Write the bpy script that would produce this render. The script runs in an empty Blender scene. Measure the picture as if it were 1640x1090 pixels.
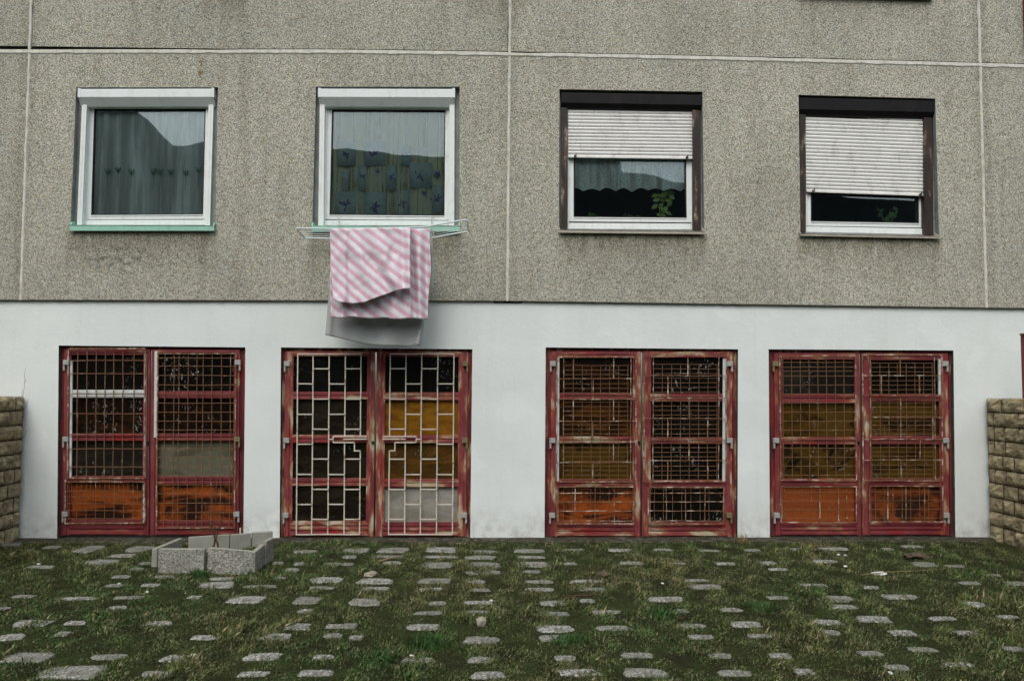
import bpy, math, random
import numpy as np
from mathutils import Vector, Matrix, noise
random.seed(7); rng = np.random.default_rng(7)
SC = bpy.context.scene; COL = SC.collection
# ------------------------------------------------------------------ camera
F = 1300.0; HX, HY = 775.0, 620.0; S = 145.0; ROLL = 0.0052
D = F / S; EYE = (860 - HY) / S
yaw = math.atan((820 - HX) / F); pitch = math.atan((HY - 545) / F)
fwd = Vector((math.sin(yaw) * math.cos(pitch), math.cos(yaw) * math.cos(pitch), math.sin(pitch)))
r0 = fwd.cross(Vector((0, 0, 1))).normalized(); u0 = r0.cross(fwd).normalized()
rt = r0 * math.cos(ROLL) + u0 * math.sin(ROLL); up = u0 * math.cos(ROLL) - r0 * math.sin(ROLL)
CAM = Vector((0, -D, EYE))
cd = bpy.data.cameras.new("camera"); cam = bpy.data.objects.new("camera", cd); COL.objects.link(cam)
cd.sensor_width = 36; cd.lens = F * 36 / 1640; cd.clip_end = 2000; cd.clip_start = .05
m3 = Matrix((rt, up, -fwd)).transposed()
cam.matrix_world = Matrix.Translation(CAM) @ m3.to_4x4()
SC.camera = cam
# ------------------------------------------------------------------ overcast sky, soft sun
SUN_EL, SUN_AZ = math.radians(52), math.radians(195)
w = bpy.data.worlds.new("World"); SC.world = w; w.use_nodes = True
wt = w.node_tree; bg = wt.nodes['Background']
sky = wt.nodes.new('ShaderNodeTexSky'); sky.sky_type = 'NISHITA'; sky.sun_disc = False
sky.sun_elevation = SUN_EL; sky.sun_rotation = SUN_AZ; sky.dust_density = 4; sky.air_density = 1.2
hs = wt.nodes.new('ShaderNodeHueSaturation'); hs.inputs['Saturation'].default_value = .5
wt.links.new(sky.outputs[0], hs.inputs['Color']); wt.links.new(hs.outputs[0], bg.inputs['Color'])
bg.inputs['Strength'].default_value = .15
sl = bpy.data.lights.new("sun", 'SUN'); sl.energy = .6; sl.angle = math.radians(30); sl.color = (1, .97, .93)
so = bpy.data.objects.new("sun", sl); COL.objects.link(so)
sd = Vector((math.sin(SUN_AZ) * math.cos(SUN_EL), math.cos(SUN_AZ) * math.cos(SUN_EL), math.sin(SUN_EL)))
so.rotation_euler = sd.to_track_quat('Z', 'Y').to_euler(); so.location = (0, -6, 20)
SC.view_settings.view_transform = 'Standard'; SC.view_settings.look = 'None'; SC.view_settings.gamma = 1
SC.view_settings.exposure = 0.30
SC.cycles.max_bounces = 8; SC.cycles.transparent_max_bounces = 12

# ------------------------------------------------------------------ geometry helpers
def ray(px, py):
    return fwd + rt * ((px - 820) / F) - up * ((py - 545) / F)
def P(px, py, y=0.0):
    d = ray(px, py); return CAM + d * ((y - CAM.y) / d.y)
def G(px, py, z=0.0):
    d = ray(px, py); return CAM + d * ((z - CAM.z) / d.z)

class MB:
    def __init__(s): s.v = []; s.f = []; s.m = []
    def add(s, vs, fs, mi=0):
        b = len(s.v); s.v += [tuple(v) for v in vs]; s.f += [tuple(b + i for i in f) for f in fs]; s.m += [mi] * len(fs)
    def hexa(s, a, b, mi=0):      # a, b: quads (4 points each) same order
        s.add(list(a) + list(b), [(0, 1, 2, 3), (7, 6, 5, 4), (0, 4, 5, 1), (1, 5, 6, 2), (2, 6, 7, 3), (3, 7, 4, 0)], mi)
    def box(s, x0, x1, y0, y1, z0, z1, mi=0):
        s.hexa([(x0, y0, z0), (x0, y0, z1), (x1, y0, z1), (x1, y0, z0)], [(x0, y1, z0), (x0, y1, z1), (x1, y1, z1), (x1, y1, z0)], mi)
    def qbox(s, q, y0, y1, mi=0):  # q: four facade pixels TL TR BR BL, front depth y0, back y1
        a = [P(x, y, y0) for x, y in q]
        s.hexa(a, [(p.x, y1, p.z) for p in a], mi)
    def pbox(s, x0, x1, t, b, y0, y1, mi=0, k=0):
        g = lambda x, y: (x + k * (y - 556) / 300, y)
        s.qbox([g(x0, t), g(x1, t), g(x1, b), g(x0, b)], y0, y1, mi)
    def tube(s, pts, r, n=6, mi=0, taper=None):
        pts = [Vector(p) for p in pts]; rings = []
        for i, p in enumerate(pts):
            d = (pts[min(i + 1, len(pts) - 1)] - pts[max(i - 1, 0)]).normalized()
            a = d.cross(Vector((0, 0, 1)) if abs(d.z) < .9 else Vector((1, 0, 0))).normalized(); b = d.cross(a)
            rr = r * (1 if taper is None else 1 + (taper - 1) * i / (len(pts) - 1))
            rings.append([p + (a * math.cos(2 * math.pi * (j + .5) / n) + b * math.sin(2 * math.pi * (j + .5) / n)) * rr for j in range(n)])
        vs = [v for R in rings for v in R]; fs = []
        for i in range(len(pts) - 1):
            for j in range(n):
                fs.append((i * n + j, i * n + (j + 1) % n, (i + 1) * n + (j + 1) % n, (i + 1) * n + j))
        fs.append(tuple(range(n - 1, -1, -1))); fs.append(tuple(range((len(pts) - 1) * n, len(pts) * n)))
        s.add(vs, fs, mi)
    def grid(s, pts, mi=0):       # pts[row][col]
        nr, nc = len(pts), len(pts[0])
        s.add([p for r in pts for p in r], [(i * nc + j, i * nc + j + 1, (i + 1) * nc + j + 1, (i + 1) * nc + j) for i in range(nr - 1) for j in range(nc - 1)], mi)
    def build(s, name, mats, parent=None, bevel=0, smooth=False, fix=True):
        me = bpy.data.meshes.new(name); me.from_pydata(s.v, [], s.f)
        if not isinstance(mats, (list, tuple)): mats = [mats]
        for m in mats: me.materials.append(m)
        me.polygons.foreach_set('material_index', s.m)
        if fix:
            import bmesh
            bm = bmesh.new(); bm.from_mesh(me); bmesh.ops.recalc_face_normals(bm, faces=bm.faces)
            bm.to_mesh(me); bm.free()
        if smooth: me.polygons.foreach_set('use_smooth', [True] * len(me.polygons))
        me.update()
        o = bpy.data.objects.new(name, me); COL.objects.link(o)
        if parent: o.parent = parent
        if bevel:
            b = o.modifiers.new('bevel', 'BEVEL'); b.width = bevel; b.segments = 2; b.limit_method = 'ANGLE'
        return o
def tag(o, label=None, cat=None, group=None, kind=None):
    if label: o['label'] = label
    if cat: o['category'] = cat
    if group: o['group'] = group
    if kind: o['kind'] = kind
    return o
def empty(name, loc=(0, 0, 0)):
    o = bpy.data.objects.new(name, None); o.location = loc; o.empty_display_size = .1; COL.objects.link(o); return o
def nz(x, y, z=0): return noise.noise(Vector((x, y, z)))

# ------------------------------------------------------------------ material helpers
class NT:
    def __init__(s, name, rough=.8, spec=.3):
        s.mat = bpy.data.materials.new(name); s.mat.use_nodes = True; s.t = s.mat.node_tree
        s.b = s.t.nodes['Principled BSDF']; s.b.inputs['Roughness'].default_value = rough
        s.b.inputs['Specular IOR Level'].default_value = spec
        s.out = s.t.nodes['Material Output']
        s.pos = s.t.nodes.new('ShaderNodeTexCoord').outputs['Object']
    def lk(s, a, b): s.t.links.new(a, b)
    def val(s, sock, v):
        if hasattr(v, 'links'): s.lk(v, sock)
        elif isinstance(v, (tuple, list)) and len(v) == 3 and sock.type == 'RGBA': sock.default_value = (*v, 1)
        else: sock.default_value = v
    def mapp(s, sc=(1, 1, 1), loc=(0, 0, 0), rot=(0, 0, 0), src=None):
        n = s.t.nodes.new('ShaderNodeMapping'); n.inputs['Scale'].default_value = sc; n.inputs['Location'].default_value = loc
        n.inputs['Rotation'].default_value = rot; s.lk(src or s.pos, n.inputs['Vector']); return n.outputs[0]
    def noise(s, scale, det=4, vec=None, rough=.55, dist=0):
        n = s.t.nodes.new('ShaderNodeTexNoise'); n.inputs['Scale'].default_value = scale; n.inputs['Detail'].default_value = det
        n.inputs['Roughness'].default_value = rough; n.inputs['Distortion'].default_value = dist; s.lk(vec or s.pos, n.inputs['Vector']); return n.outputs['Fac']
    def voro(s, scale, vec=None, feat='F1', out='Color'):
        n = s.t.nodes.new('ShaderNodeTexVoronoi'); n.feature = feat; n.inputs['Scale'].default_value = scale; s.lk(vec or s.pos, n.inputs['Vector']); return n.outputs[out]
    def ramp(s, fac, stops, interp='LINEAR'):
        n = s.t.nodes.new('ShaderNodeValToRGB'); n.color_ramp.interpolation = interp; e = n.color_ramp.elements
        while len(e) < len(stops): e.new(.5)
        for el, (p, c) in zip(e, stops):
            el.position = p; el.color = (c, c, c, 1) if isinstance(c, (int, float)) else (*c, 1)
        s.lk(fac, n.inputs[0]); return n.outputs[0]
    def mix(s, fac, a, b, mode='MIX'):
        n = s.t.nodes.new('ShaderNodeMix'); n.data_type = 'RGBA'; n.blend_type = mode
        s.val(n.inputs[0], fac); s.val(n.inputs[6], a); s.val(n.inputs[7], b); return n.outputs[2]
    def math(s, op, a, b=0.0, c=None, clamp=False):
        n = s.t.nodes.new('ShaderNodeMath'); n.operation = op; n.use_clamp = clamp; s.val(n.inputs[0], a); s.val(n.inputs[1], b)
        if c is not None: s.val(n.inputs[2], c)
        return n.outputs[0]
    def xyz(s, src=None):
        n = s.t.nodes.new('ShaderNodeSeparateXYZ'); s.lk(src or s.pos, n.inputs[0]); return n.outputs
    def sep(s, col):
        n = s.t.nodes.new('ShaderNodeSeparateColor'); s.lk(col, n.inputs[0]); return n.outputs
    def bump(s, h, strength=.5, dist=.01):
        n = s.t.nodes.new('ShaderNodeBump'); n.inputs['Strength'].default_value = strength; n.inputs['Distance'].default_value = dist
        s.lk(h, n.inputs['Height']); s.lk(n.outputs[0], s.b.inputs['Normal'])
    def color(s, c): s.val(s.b.inputs['Base Color'], c)
    def rnd(s):
        n = s.t.nodes.new('ShaderNodeObjectInfo'); return n.outputs['Random']

def plain(name, c, rough=.5, spec=.4, var=.12, dirt=None, dsc=6, bump=0):
    m = NT(name, rough, spec)
    a = m.mix(m.ramp(m.noise(dsc, 6), [(.35, 0), (.7, 1)]), c, tuple(x * (1 - var) for x in c))
    if dirt:
        a = m.mix(m.math('MULTIPLY', m.ramp(m.noise(dsc * 1.7, 8, m.mapp((1, 1, .5), (3, 1, 7)), .7), [(.52, 0), (.72, 1)]), .7), a, dirt)
    m.color(a)
    if bump: m.bump(m.noise(90, 3), bump, .004)
    return m.mat

# facade reference heights
Z_J = P(816, 84).z; Z_PL = P(816, 482).z
def aggregate(name, stains=(), blots=()):
    m = NT(name, .9, .15)
    wob = m.mix(.012, m.pos, m.voro(7, out='Color'), 'ADD')
    c1 = m.sep(m.voro(118)); c2 = m.sep(m.voro(180, m.mapp((1, 1, 1), (4, 2, 9))))
    tone = m.math('ADD', m.math('MULTIPLY', c1[0], .62), m.math('MULTIPLY', c2[0], .38))
    col = m.ramp(tone, [(.12, (.11, .112, .094)), (.34, (.29, .293, .250)), (.52, (.405, .410, .355)), (.72, (.54, .545, .48)), (.88, (.74, .75, .69))])
    warm = m.mix(m.ramp(c1[1], [(.7, 0), (.95, 1)]), col, m.mix(1.0, col, (1.05, .92, .72), 'MULTIPLY'))
    pat = m.ramp(m.noise(.8, 5, m.mapp((1, 1, .7))), [(.3, .84), (.7, 1.10)])
    col = m.mix(1.0, warm, pat, 'MULTIPLY')
    col = m.mix(1.0, col, m.ramp(m.rnd(), [(0, (.91, .92, .90)), (1, (1.04, 1.04, 1.02))]), 'MULTIPLY')
    streak = m.ramp(m.noise(1.0, 6, m.mapp((5, 5, .35), (1, 0, 2)), .6), [(.5, 0), (.75, 1)])
    col = m.mix(m.math('MULTIPLY', streak, .40), col, m.mix(1.0, col, (.55, .53, .47), 'MULTIPLY'))
    s = m.xyz(); n1 = m.noise(7, 5, m.mapp((1.6, 1, .35)), .65)
    for (x0, x1, zt, ln, amt) in stains:
        fx = m.math('MULTIPLY', m.math('MULTIPLY', m.math('SUBTRACT', s[0], x0), 14, clamp=True), m.math('MULTIPLY', m.math('SUBTRACT', x1, s[0]), 14, clamp=True))
        below = m.math('LESS_THAN', s[2], zt)
        fz = m.math('DIVIDE', m.math('SUBTRACT', s[2], zt - ln), ln, clamp=True)
        k = m.math('MULTIPLY', m.math('MULTIPLY', fx, below), m.math('MULTIPLY', m.math('POWER', fz, 1.6), m.math('MULTIPLY', m.math('SUBTRACT', n1, .22), 2.4, clamp=True)))
        col = m.mix(m.math('MULTIPLY', k, amt), col, m.mix(1.0, col, (.40, .38, .31), 'MULTIPLY'))
    for (bx, by, rx, rz, cc, am, scn) in blots:
        q_ = P(bx, by); ex = m.math('DIVIDE', m.math('SUBTRACT', s[0], q_.x), rx); ez = m.math('DIVIDE', m.math('SUBTRACT', s[2], q_.z), rz)
        k = m.math('SUBTRACT', 1.0, m.math('ADD', m.math('MULTIPLY', ex, ex), m.math('MULTIPLY', ez, ez)), clamp=True)
        k = m.math('MULTIPLY', k, m.ramp(m.noise(scn, 5, None, .65), [(.48, 0), (.6, 1)])); col = m.mix(m.math('MULTIPLY', k, am), col, cc)
    rust = m.ramp(m.noise(5, 4, m.mapp((1.5, 1, .7), (9, 0, 4)), .6), [(.735, 0), (.76, 1)])
    col = m.mix(m.math('MULTIPLY', rust, .6), col, (.16, .07, .03))
    m.color(col); m.bump(m.math('ADD', c1[0], m.math('MULTIPLY', m.noise(160, 3), .5)), .55, .006)
    return m.mat

def plaster():
    m = NT('white_plaster', .85, .2)
    s = m.xyz()
    big = m.ramp(m.noise(1.3, 6, m.mapp((1, 1, 1), (2, 0, 0))), [(.3, (.66, .715, .695)), (.7, (.735, .79, .77))])
    patch = m.ramp(m.noise(1.7, 3, m.mapp((1, 1, 1.2), (7, 0, 3)), .4), [(.60, 0), (.62, 1)])
    col = m.mix(m.math('MULTIPLY', patch, .3), big, (.79, .84, .82))
    low = m.math('MULTIPLY', m.math('SUBTRACT', .34, m.math('ADD', s[2], m.math('MULTIPLY', m.noise(3, 5), -.1))), 3.0, clamp=True)
    grime = m.math('MULTIPLY', low, m.ramp(m.noise(9, 8, m.mapp((1, 1, 1), (5, 5, 1)), .7), [(.42, 0), (.68, 1)]))
    col = m.mix(m.math('MULTIPLY', grime, .5), col, (.22, .18, .13))
    fl = m.ramp(m.noise(11, 8, m.mapp((1, 1, 1), (1, 3, 8)), .8), [(.69, 0), (.71, 1)])
    col = m.mix(m.math('MULTIPLY', fl, .6), col, (.3, .29, .25))
    st = m.ramp(m.noise(2.2, 6, m.mapp((4, 4, .25), (3, 0, 6)), .65), [(.52, 0), (.8, 1)])
    col = m.mix(m.math('MULTIPLY', st, .16), col, (.45, .46, .42))
    m.color(col)
    h = m.math('ADD', m.noise(75, 5, m.mapp((.8, 1, 1.2))), m.math('MULTIPLY', m.noise(20, 3, m.mapp((.7, 1, 1.2))), .8))
    m.bump(h, .38, .007)
    return m.mat

def worn(name, amt, base=(.165, .026, .032), seed=0, horiz=False, cream=(.42, .36, .21), low=0, fleck=(.27, .012, .012), drk=(.30, .10, .05)):
    m = NT(name, .5, .35)
    st = (2.2, 3, 9) if horiz else (11, 3, 2.6)
    a = m.mix(m.ramp(m.noise(5, 4, m.mapp((1, 1, 1), (seed, 2, 3))), [(.35, 0), (.7, 1)]), base, (base[0] * 1.35, base[1] * 1.9, base[2] * 1.7))
    a = m.mix(m.ramp(m.noise(1.0, 3, m.mapp(st, (seed * 2, 1, 5))), [(.56, 0), (.7, .8)]), a, fleck)
    t = .66 - .28 * amt
    f = m.noise(1.0, 7, m.mapp(st, (seed, 0, seed * .7)), .6)
    if low:
        f = m.math('ADD', f, m.math('MULTIPLY', m.math('SUBTRACT', low, m.xyz()[2], clamp=False), .0))
    w_ = m.ramp(f, [(t, 0), (t + .10, .92)])
    cr = m.mix(m.ramp(m.noise(13, 5, m.mapp((1, 1, 1), (8, seed, 1))), [(.4, 0), (.65, 1)]), cream, (.50, .46, .36))
    edge = m.math('MULTIPLY', m.ramp(f, [(t - .07, 0), (t, 1), ]), .7)
    a = m.mix(edge, a, drk); a = m.mix(w_, a, cr)
    r = m.ramp(m.noise(24, 8, m.mapp((1, 1, 1), (seed, 9, 9)), .75), [(.60, 0), (.68, 1)])
    a = m.mix(m.math('MULTIPLY', r, .7), a, (.07, .03, .018))
    m.color(a); m.bump(m.math('ADD', m.noise(70, 4), m.math('MULTIPLY', w_, -.5)), .35, .003)
    return m.mat

def barpaint(name, rusty, seed=0):
    m = NT(name, .75, .25)
    f = m.noise(9, 8, m.mapp((1, 1, 1), (seed, 3, 2)), .7)
    t = .78 - .5 * rusty
    a = m.mix(m.ramp(f, [(t - .08, 0), (t + .06, 1)]), (.58, .54, .45), m.mix(m.noise(40, 3), (.26, .135, .065), (.085, .034, .016)))
    m.color(a); m.bump(m.noise(150, 4), .4, .003); return m.mat

def pane_mat(name, base, second, amt=.5, specks=.5, seed=0, rough=.12, scale=(1.2, 1, 3.5)):
    m = NT(name, rough, .35)
    f = m.ramp(m.noise(1.6, 6, m.mapp(scale, (seed, 1, seed * 1.3)), .6, .8), [(.62 - .3 * amt, 0), (.72 - .25 * amt, 1)])
    a = m.mix(f, base, second)
    a = m.mix(m.ramp(m.noise(11, 6, m.mapp((1, 1, 1.5), (seed, 7, 1)), .7), [(.45, .0), (.75, .45)]), a, tuple(x * .4 for x in base))
    if specks:
        mask = m.ramp(m.noise(4.5, 3, m.mapp((1, 1, 1), (seed * 3, 2, 1))), [(.53, 0), (.62, 1)])
        sp = m.ramp(m.noise(36, 3, m.mapp((1, 1, .7), (seed, 4, 4)), .7), [(.60, 0), (.65, 1)])
        a = m.mix(m.math('MULTIPLY', m.math('MULTIPLY', mask, sp), specks), a, (.38, .42, .41))
    m.color(a); m.b.inputs['Roughness'].default_value = rough
    m.bump(m.noise(5, 2), .05, .01)
    return m.mat

def glass():
    m = NT('window_glass'); t = m.t
    g = t.nodes.new('ShaderNodeBsdfGlossy'); g.inputs['Roughness'].default_value = .0; g.inputs['Color'].default_value = (.88, .97, 1, 1)
    tr = t.nodes.new('ShaderNodeBsdfTransparent'); tr.inputs['Color'].default_value = (.93, .98, .97, 1)
    fr = t.nodes.new('ShaderNodeFresnel'); fr.inputs['IOR'].default_value = 1.75
    bp = t.nodes.new('ShaderNodeBump'); bp.inputs['Strength'].default_value = .04; bp.inputs['Distance'].default_value = .03
    m.lk(m.noise(1.3, 2), bp.inputs['Height']); m.lk(bp.outputs[0], g.inputs['Normal'])
    mx = t.nodes.new('ShaderNodeMixShader'); m.lk(fr.outputs[0], mx.inputs[0]); m.lk(tr.outputs[0], mx.inputs[1]); m.lk(g.outputs[0], mx.inputs[2])
    m.lk(mx.outputs[0], m.out.inputs[0]); return m.mat

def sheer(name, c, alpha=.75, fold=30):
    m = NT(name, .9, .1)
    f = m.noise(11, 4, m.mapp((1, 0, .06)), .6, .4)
    a = m.mix(m.ramp(f, [(.38, 0), (.5, .4), (.60, 1)]), tuple(x * .50 for x in c), c)  # fold shading and doubled layers of cloth put into the colour
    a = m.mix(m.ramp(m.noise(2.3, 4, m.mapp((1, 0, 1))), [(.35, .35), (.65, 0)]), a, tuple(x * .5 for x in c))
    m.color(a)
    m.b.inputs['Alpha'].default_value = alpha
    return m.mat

M = {}
M['plaster'] = plaster()
M['white'] = plain('white_pvc', (.79, .84, .82), .35, .4, .05, (.58, .60, .56), 9)
M['whitebox'] = plain('white_shutter_box_paint', (.74, .80, .79), .4, .4, .06, (.56, .59, .57), 5)
M['slat'] = plain('pale_slat', (.76, .77, .74), .5, .35, .08, (.42, .41, .37), 6)
M['black'] = plain('dark_brown_box', (.008, .007, .008), .45, .22, .4, (.02, .017, .017), 4)
M['brownwood'] = worn('weathered_brown_wood', .35, (.022, .013, .010), 3, False, (.10, .065, .045), 0, (.05, .028, .02), (.06, .036, .025))
M['reveal'] = plain('reveal_grey', (.27, .30, .285), .85, .2, .3, (.12, .12, .11), 8)
M['teal'] = plain('green_sill', (.30, .58, .45), .5, .35, .12, (.2, .36, .28), 8)
M['beige'] = plain('beige_sill', (.42, .39, .33), .7, .3, .2, (.2, .18, .14), 8)
M['gasket_and_shade_lines'] = plain('black_gasket_and_shade', (.012, .014, .016), .6, .3)
M['glass'] = glass()
M['joint'] = plain('pale_joint_sealant', (.68, .68, .60), .85, .2, .25, (.27, .24, .18), 14, .5)
M['gap'] = plain('dark_joint_gap', (.035, .028, .022), .95, .1, .3)
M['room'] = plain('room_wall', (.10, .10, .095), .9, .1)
M['metal'] = plain('galvanised_plate', (.36, .37, .36), .5, .4, .2, (.24, .22, .18), 20)
M['olivemetal'] = plain('olive_plate', (.18, .155, .075), .6, .3, .2)
M['beadwhite'] = plain('white_bead_paint', (.60, .64, .62), .6, .3, .15, (.35, .28, .2), 25)
M['wire'] = plain('white_coated_wire', (.66, .74, .74), .35, .45, .05)
M['slab'] = None

# sub-sill stains, from the sills' facade positions
sills = [((112, 343), 370), ((499, 737), 370), ((895, 1129), 374), ((1282, 1505), 380)]
stl = []
for (a, b), y in sills:
    p, q = P(a, y), P(b, y); stl.append((p.x - .05, q.x + .05, p.z, .55, 1.0))
for (a, b) in ((1275, 1492), (742, 850), (320, 400)):
    stl.append((P(a, 0).x, P(b, 0).x, P(a, 2).z + .1, .45, .8))
for a in (40, 812, 1572):   # dirt running along the joints
    stl.append((P(a, 200).x - .12, P(a, 200).x + .13, Z_J + 1, 9, .45))
stl.append((-9, 9, Z_PL + .16, .16, .0))
M['agg'] = aggregate('exposed_aggregate_concrete', stl, [(185, 412, .42, .20, (.07, .075, .065), .75, 16), (322, 110, .05, .16, (.16, .08, .03), .9, 20), (1590, 100, .16, .03, (.10, .05, .03), .9, 24), (1517, 160, .05, .12, (.16, .09, .04), .8, 20), (1190, 112, .07, .05, (.7, .7, .68), .9, 22)])

# ------------------------------------------------------------------ building
bld = empty('apartment_building', (0, 0, 0))
tag(bld, 'panel apartment block with grey pebbledash facade above a white plastered base', 'building')
JH = 2.0   # joint half width in px
TH = .30
HOLES = [[(122, 140), (349, 140), (345, 361), (113, 361)], [(506, 139), (736, 139), (736, 361), (500, 361)],
         [(896, 143), (1125, 147), (1128, 374), (895, 372)], [(1279, 152), (1498, 158), (1504, 381), (1282, 375)]]
DOORH = [[(94, 553), (393, 556), (390, 862), (92, 862)], [(450, 556), (756.5, 559), (753, 866), (448, 866)],
         [(874, 556), (1182, 559), (1181, 866), (872, 866)], [(1231, 559), (1527, 561), (1530, 863), (1233, 863)]]
def v3(p, y): return (p[0], y, p[2])
def cell(mb, outer, inner, y0, depth, mi_reveal=1, bottom=True):
    """wall region with a hole: outer/inner are lists of 4 world points TL TR BR BL"""
    o = [v3(p, y0) for p in outer]; i = [v3(p, y0) for p in inner]; j = [v3(p, y0 + depth) for p in inner]
    rg = range(4) if bottom else (0, 1, 3)
    for k in rg:
        n = (k + 1) % 4; mb.add([o[k], o[n], i[n], i[k]], [(0, 1, 2, 3)])
        mb.add([i[k], i[n], j[n], j[k]], [(0, 1, 2, 3)], mi_reveal)
def W(px, py): p = P(px, py); return (p.x, 0, p.z)
XJ = [(50, 33), (817, 812.5), (1567.5, 1580)]     # joint pixels at y=0 and y=482
def jx(i, py): a, b = XJ[i]; return a + (b - a) * py / 482
JY = lambda px: 81 + (0 if px < 500 else (px - 500) ** 1.35 * 21.5 / 1068 ** 1.35)
PLY = lambda px: 480.5 + (px - 40) * .0019 if px < 813 else 482 + (px - 813) * .0142
def panel_quad(xa, xb, hole=None, shift=0):
    pass
g = JH
def jpt(i, side, y): return (jx(i, y) + side * g, y)
mid1, mid2 = (428, 428), (1200, 1203)
def panel(lo, holes, name='facade_panel', lab=None):
    """lo: list of corner columns (top px, bottom px) for cells"""
    for sh in (0, 1):
        mb = MB(); dz = (Z_J - Z_PL) * sh
        for (tl, tr, br, bl), h in zip(lo, holes):
            out = [W(*tl), W(*tr), W(*br), W(*bl)]
            if h is None:
                q = [(p[0], 0, p[2] + dz) for p in out]; mb.add(q, [(0, 1, 2, 3)])
            else:
                cell(mb, [(p[0], 0, p[2] + dz) for p in out], [(W(*q)[0], 0, W(*q)[2] + dz) for q in h], 0, TH)
        mb.build(name, [M['agg'], M['reveal']], bld, fix=False)
def tp(x): return (x, JY(x) + 4)
def bt(x): return (x, PLY(x))
xl = lambda i, y, s: jx(i, y) + s * g
panel([(tp(-420), tp(xl(0, 85, -1)), bt(xl(0, 482, -1)), bt(-430))], [None])
panel([(tp(xl(0, 85, 1)), tp(428), bt(425), bt(xl(0, 482, 1))), (tp(428), tp(xl(1, 85, -1)), bt(xl(1, 482, -1)), bt(425))], HOLES[:2])
panel([(tp(xl(1, 85, 1)), tp(1202), bt(1204), bt(xl(1, 482, 1))), (tp(1202), tp(xl(2, 100, -1)), bt(xl(2, 482, -1)), bt(1204))], HOLES[2:])
panel([(tp(xl(2, 100, 1)), tp(2060), bt(2075), bt(xl(2, 482, 1)))], [None])
# backing strip behind joints, and mass above the modelled storeys
mb = MB()
zt = 2 * Z_J - Z_PL
mb.box(P(-400, 300).x, P(2050, 300).x, 0.0, 8, zt + .05, zt + 6)
mb.build('upper_facade', M['agg'], bld)
mb = MB()
for i in range(3):
    x = P(jx(i, 300), 300).x
    mb.box(x - .16, x + .16, .02, .1, Z_PL - .02, zt + .1)
mb.box(P(-400, 300).x, P(2050, 300).x, .022, .12, Z_J - .12, Z_J + .1)
mb.build('joint_backing', M['gap'], bld)
# vertical sealant strips
for i in range(3):
    rows = []
    n = 140
    for k in range(n + 1):
        y = -420 + (PLY(jx(i, 482)) + 0 + 420) * k / n
        c = W(jx(i, y), y); wv = .018 + .006 * nz(k * .35, i * 9) + .004 * nz(k * 1.7, i * 5)
        ox = .006 * nz(k * .2, i * 3 + 40)
        rows.append([(c[0] + ox - wv, .004, c[2]), (c[0] + ox - wv * .5, -.007 - .004 * nz(k * .9, 3), c[2]), (c[0] + ox + wv * .5, -.007, c[2]), (c[0] + ox + wv, .004, c[2])])
    mb = MB(); mb.grid(rows); mb.build('joint_sealant', M['joint'], bld, fix=False)
# horizontal joint: upper lip dark gap, lower pale mortar
rows, rows2 = [], []
n = 420
for k in range(n + 1):
    x = -200 + 2100 * k / n; y = JY(x)
    gp = .003 + .012 * max(0, nz(k * .06, 12) + .02)
    a = W(x, y + 1.2); wv = .019 + .009 * nz(k * .22, 77) + .005 * nz(k * 1.3, 7); of = .004 * nz(k * .4, 31)
    rows.append([(a[0], .008, a[2] + .027 - gp), (a[0], -.008, a[2] + of * .4 + .016 - gp), (a[0], -.009, a[2] - wv * 1.1), (a[0], .006, a[2] - .022 - wv * .9)])
    rows2.append([(a[0], -.001, a[2] + .028), (a[0], -.002, a[2] + .026 ), (a[0], -.002, a[2] + .026 - gp), (a[0], .01, a[2] + .020 - gp)])
mb = MB(); mb.grid(rows); mb.build('joint_sealant', M['joint'], bld, fix=False)
mb = MB(); mb.grid(rows2); mb.build('joint_gap', M['gap'], bld, fix=False)
# plinth wall (white), set 2.5 cm behind the pebbledash
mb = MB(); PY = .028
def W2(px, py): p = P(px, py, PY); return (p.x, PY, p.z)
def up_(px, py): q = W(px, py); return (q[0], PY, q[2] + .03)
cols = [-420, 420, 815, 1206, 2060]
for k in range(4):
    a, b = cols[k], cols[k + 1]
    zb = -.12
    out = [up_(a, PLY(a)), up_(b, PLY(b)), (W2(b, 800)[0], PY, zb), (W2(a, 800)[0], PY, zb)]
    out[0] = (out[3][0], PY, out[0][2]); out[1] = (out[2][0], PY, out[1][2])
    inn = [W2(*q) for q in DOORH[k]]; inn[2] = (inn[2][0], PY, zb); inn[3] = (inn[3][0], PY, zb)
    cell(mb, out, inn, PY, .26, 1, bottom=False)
M['dreveal'] = plain('door_reveal_dark', (.11, .10, .085), .9, .1, .5, (.04, .035, .03), 10)  # reveal sides darker than the plaster face
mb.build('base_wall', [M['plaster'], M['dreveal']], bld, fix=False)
# underside lip of the pebbledash over the base wall
mb = MB()
rows = []
for k in range(401):
    x = -420 + 2480 * k / 400; q = W(x, PLY(x)); e = .006 * nz(k * .5, 21)
    rows.append([(q[0], -.003, q[2] + .007), (q[0], -.005, q[2] - .001 + e), (q[0], .03, q[2] - .004 + e)])
mb.grid(rows); mb.build('panel_edge', plain('panel_edge_dark_grey', (.14, .135, .11), .95, .1, .5, (.05, .045, .035), 12), bld, fix=False)  # dark grey strip along the lower edge of the panels

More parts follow.
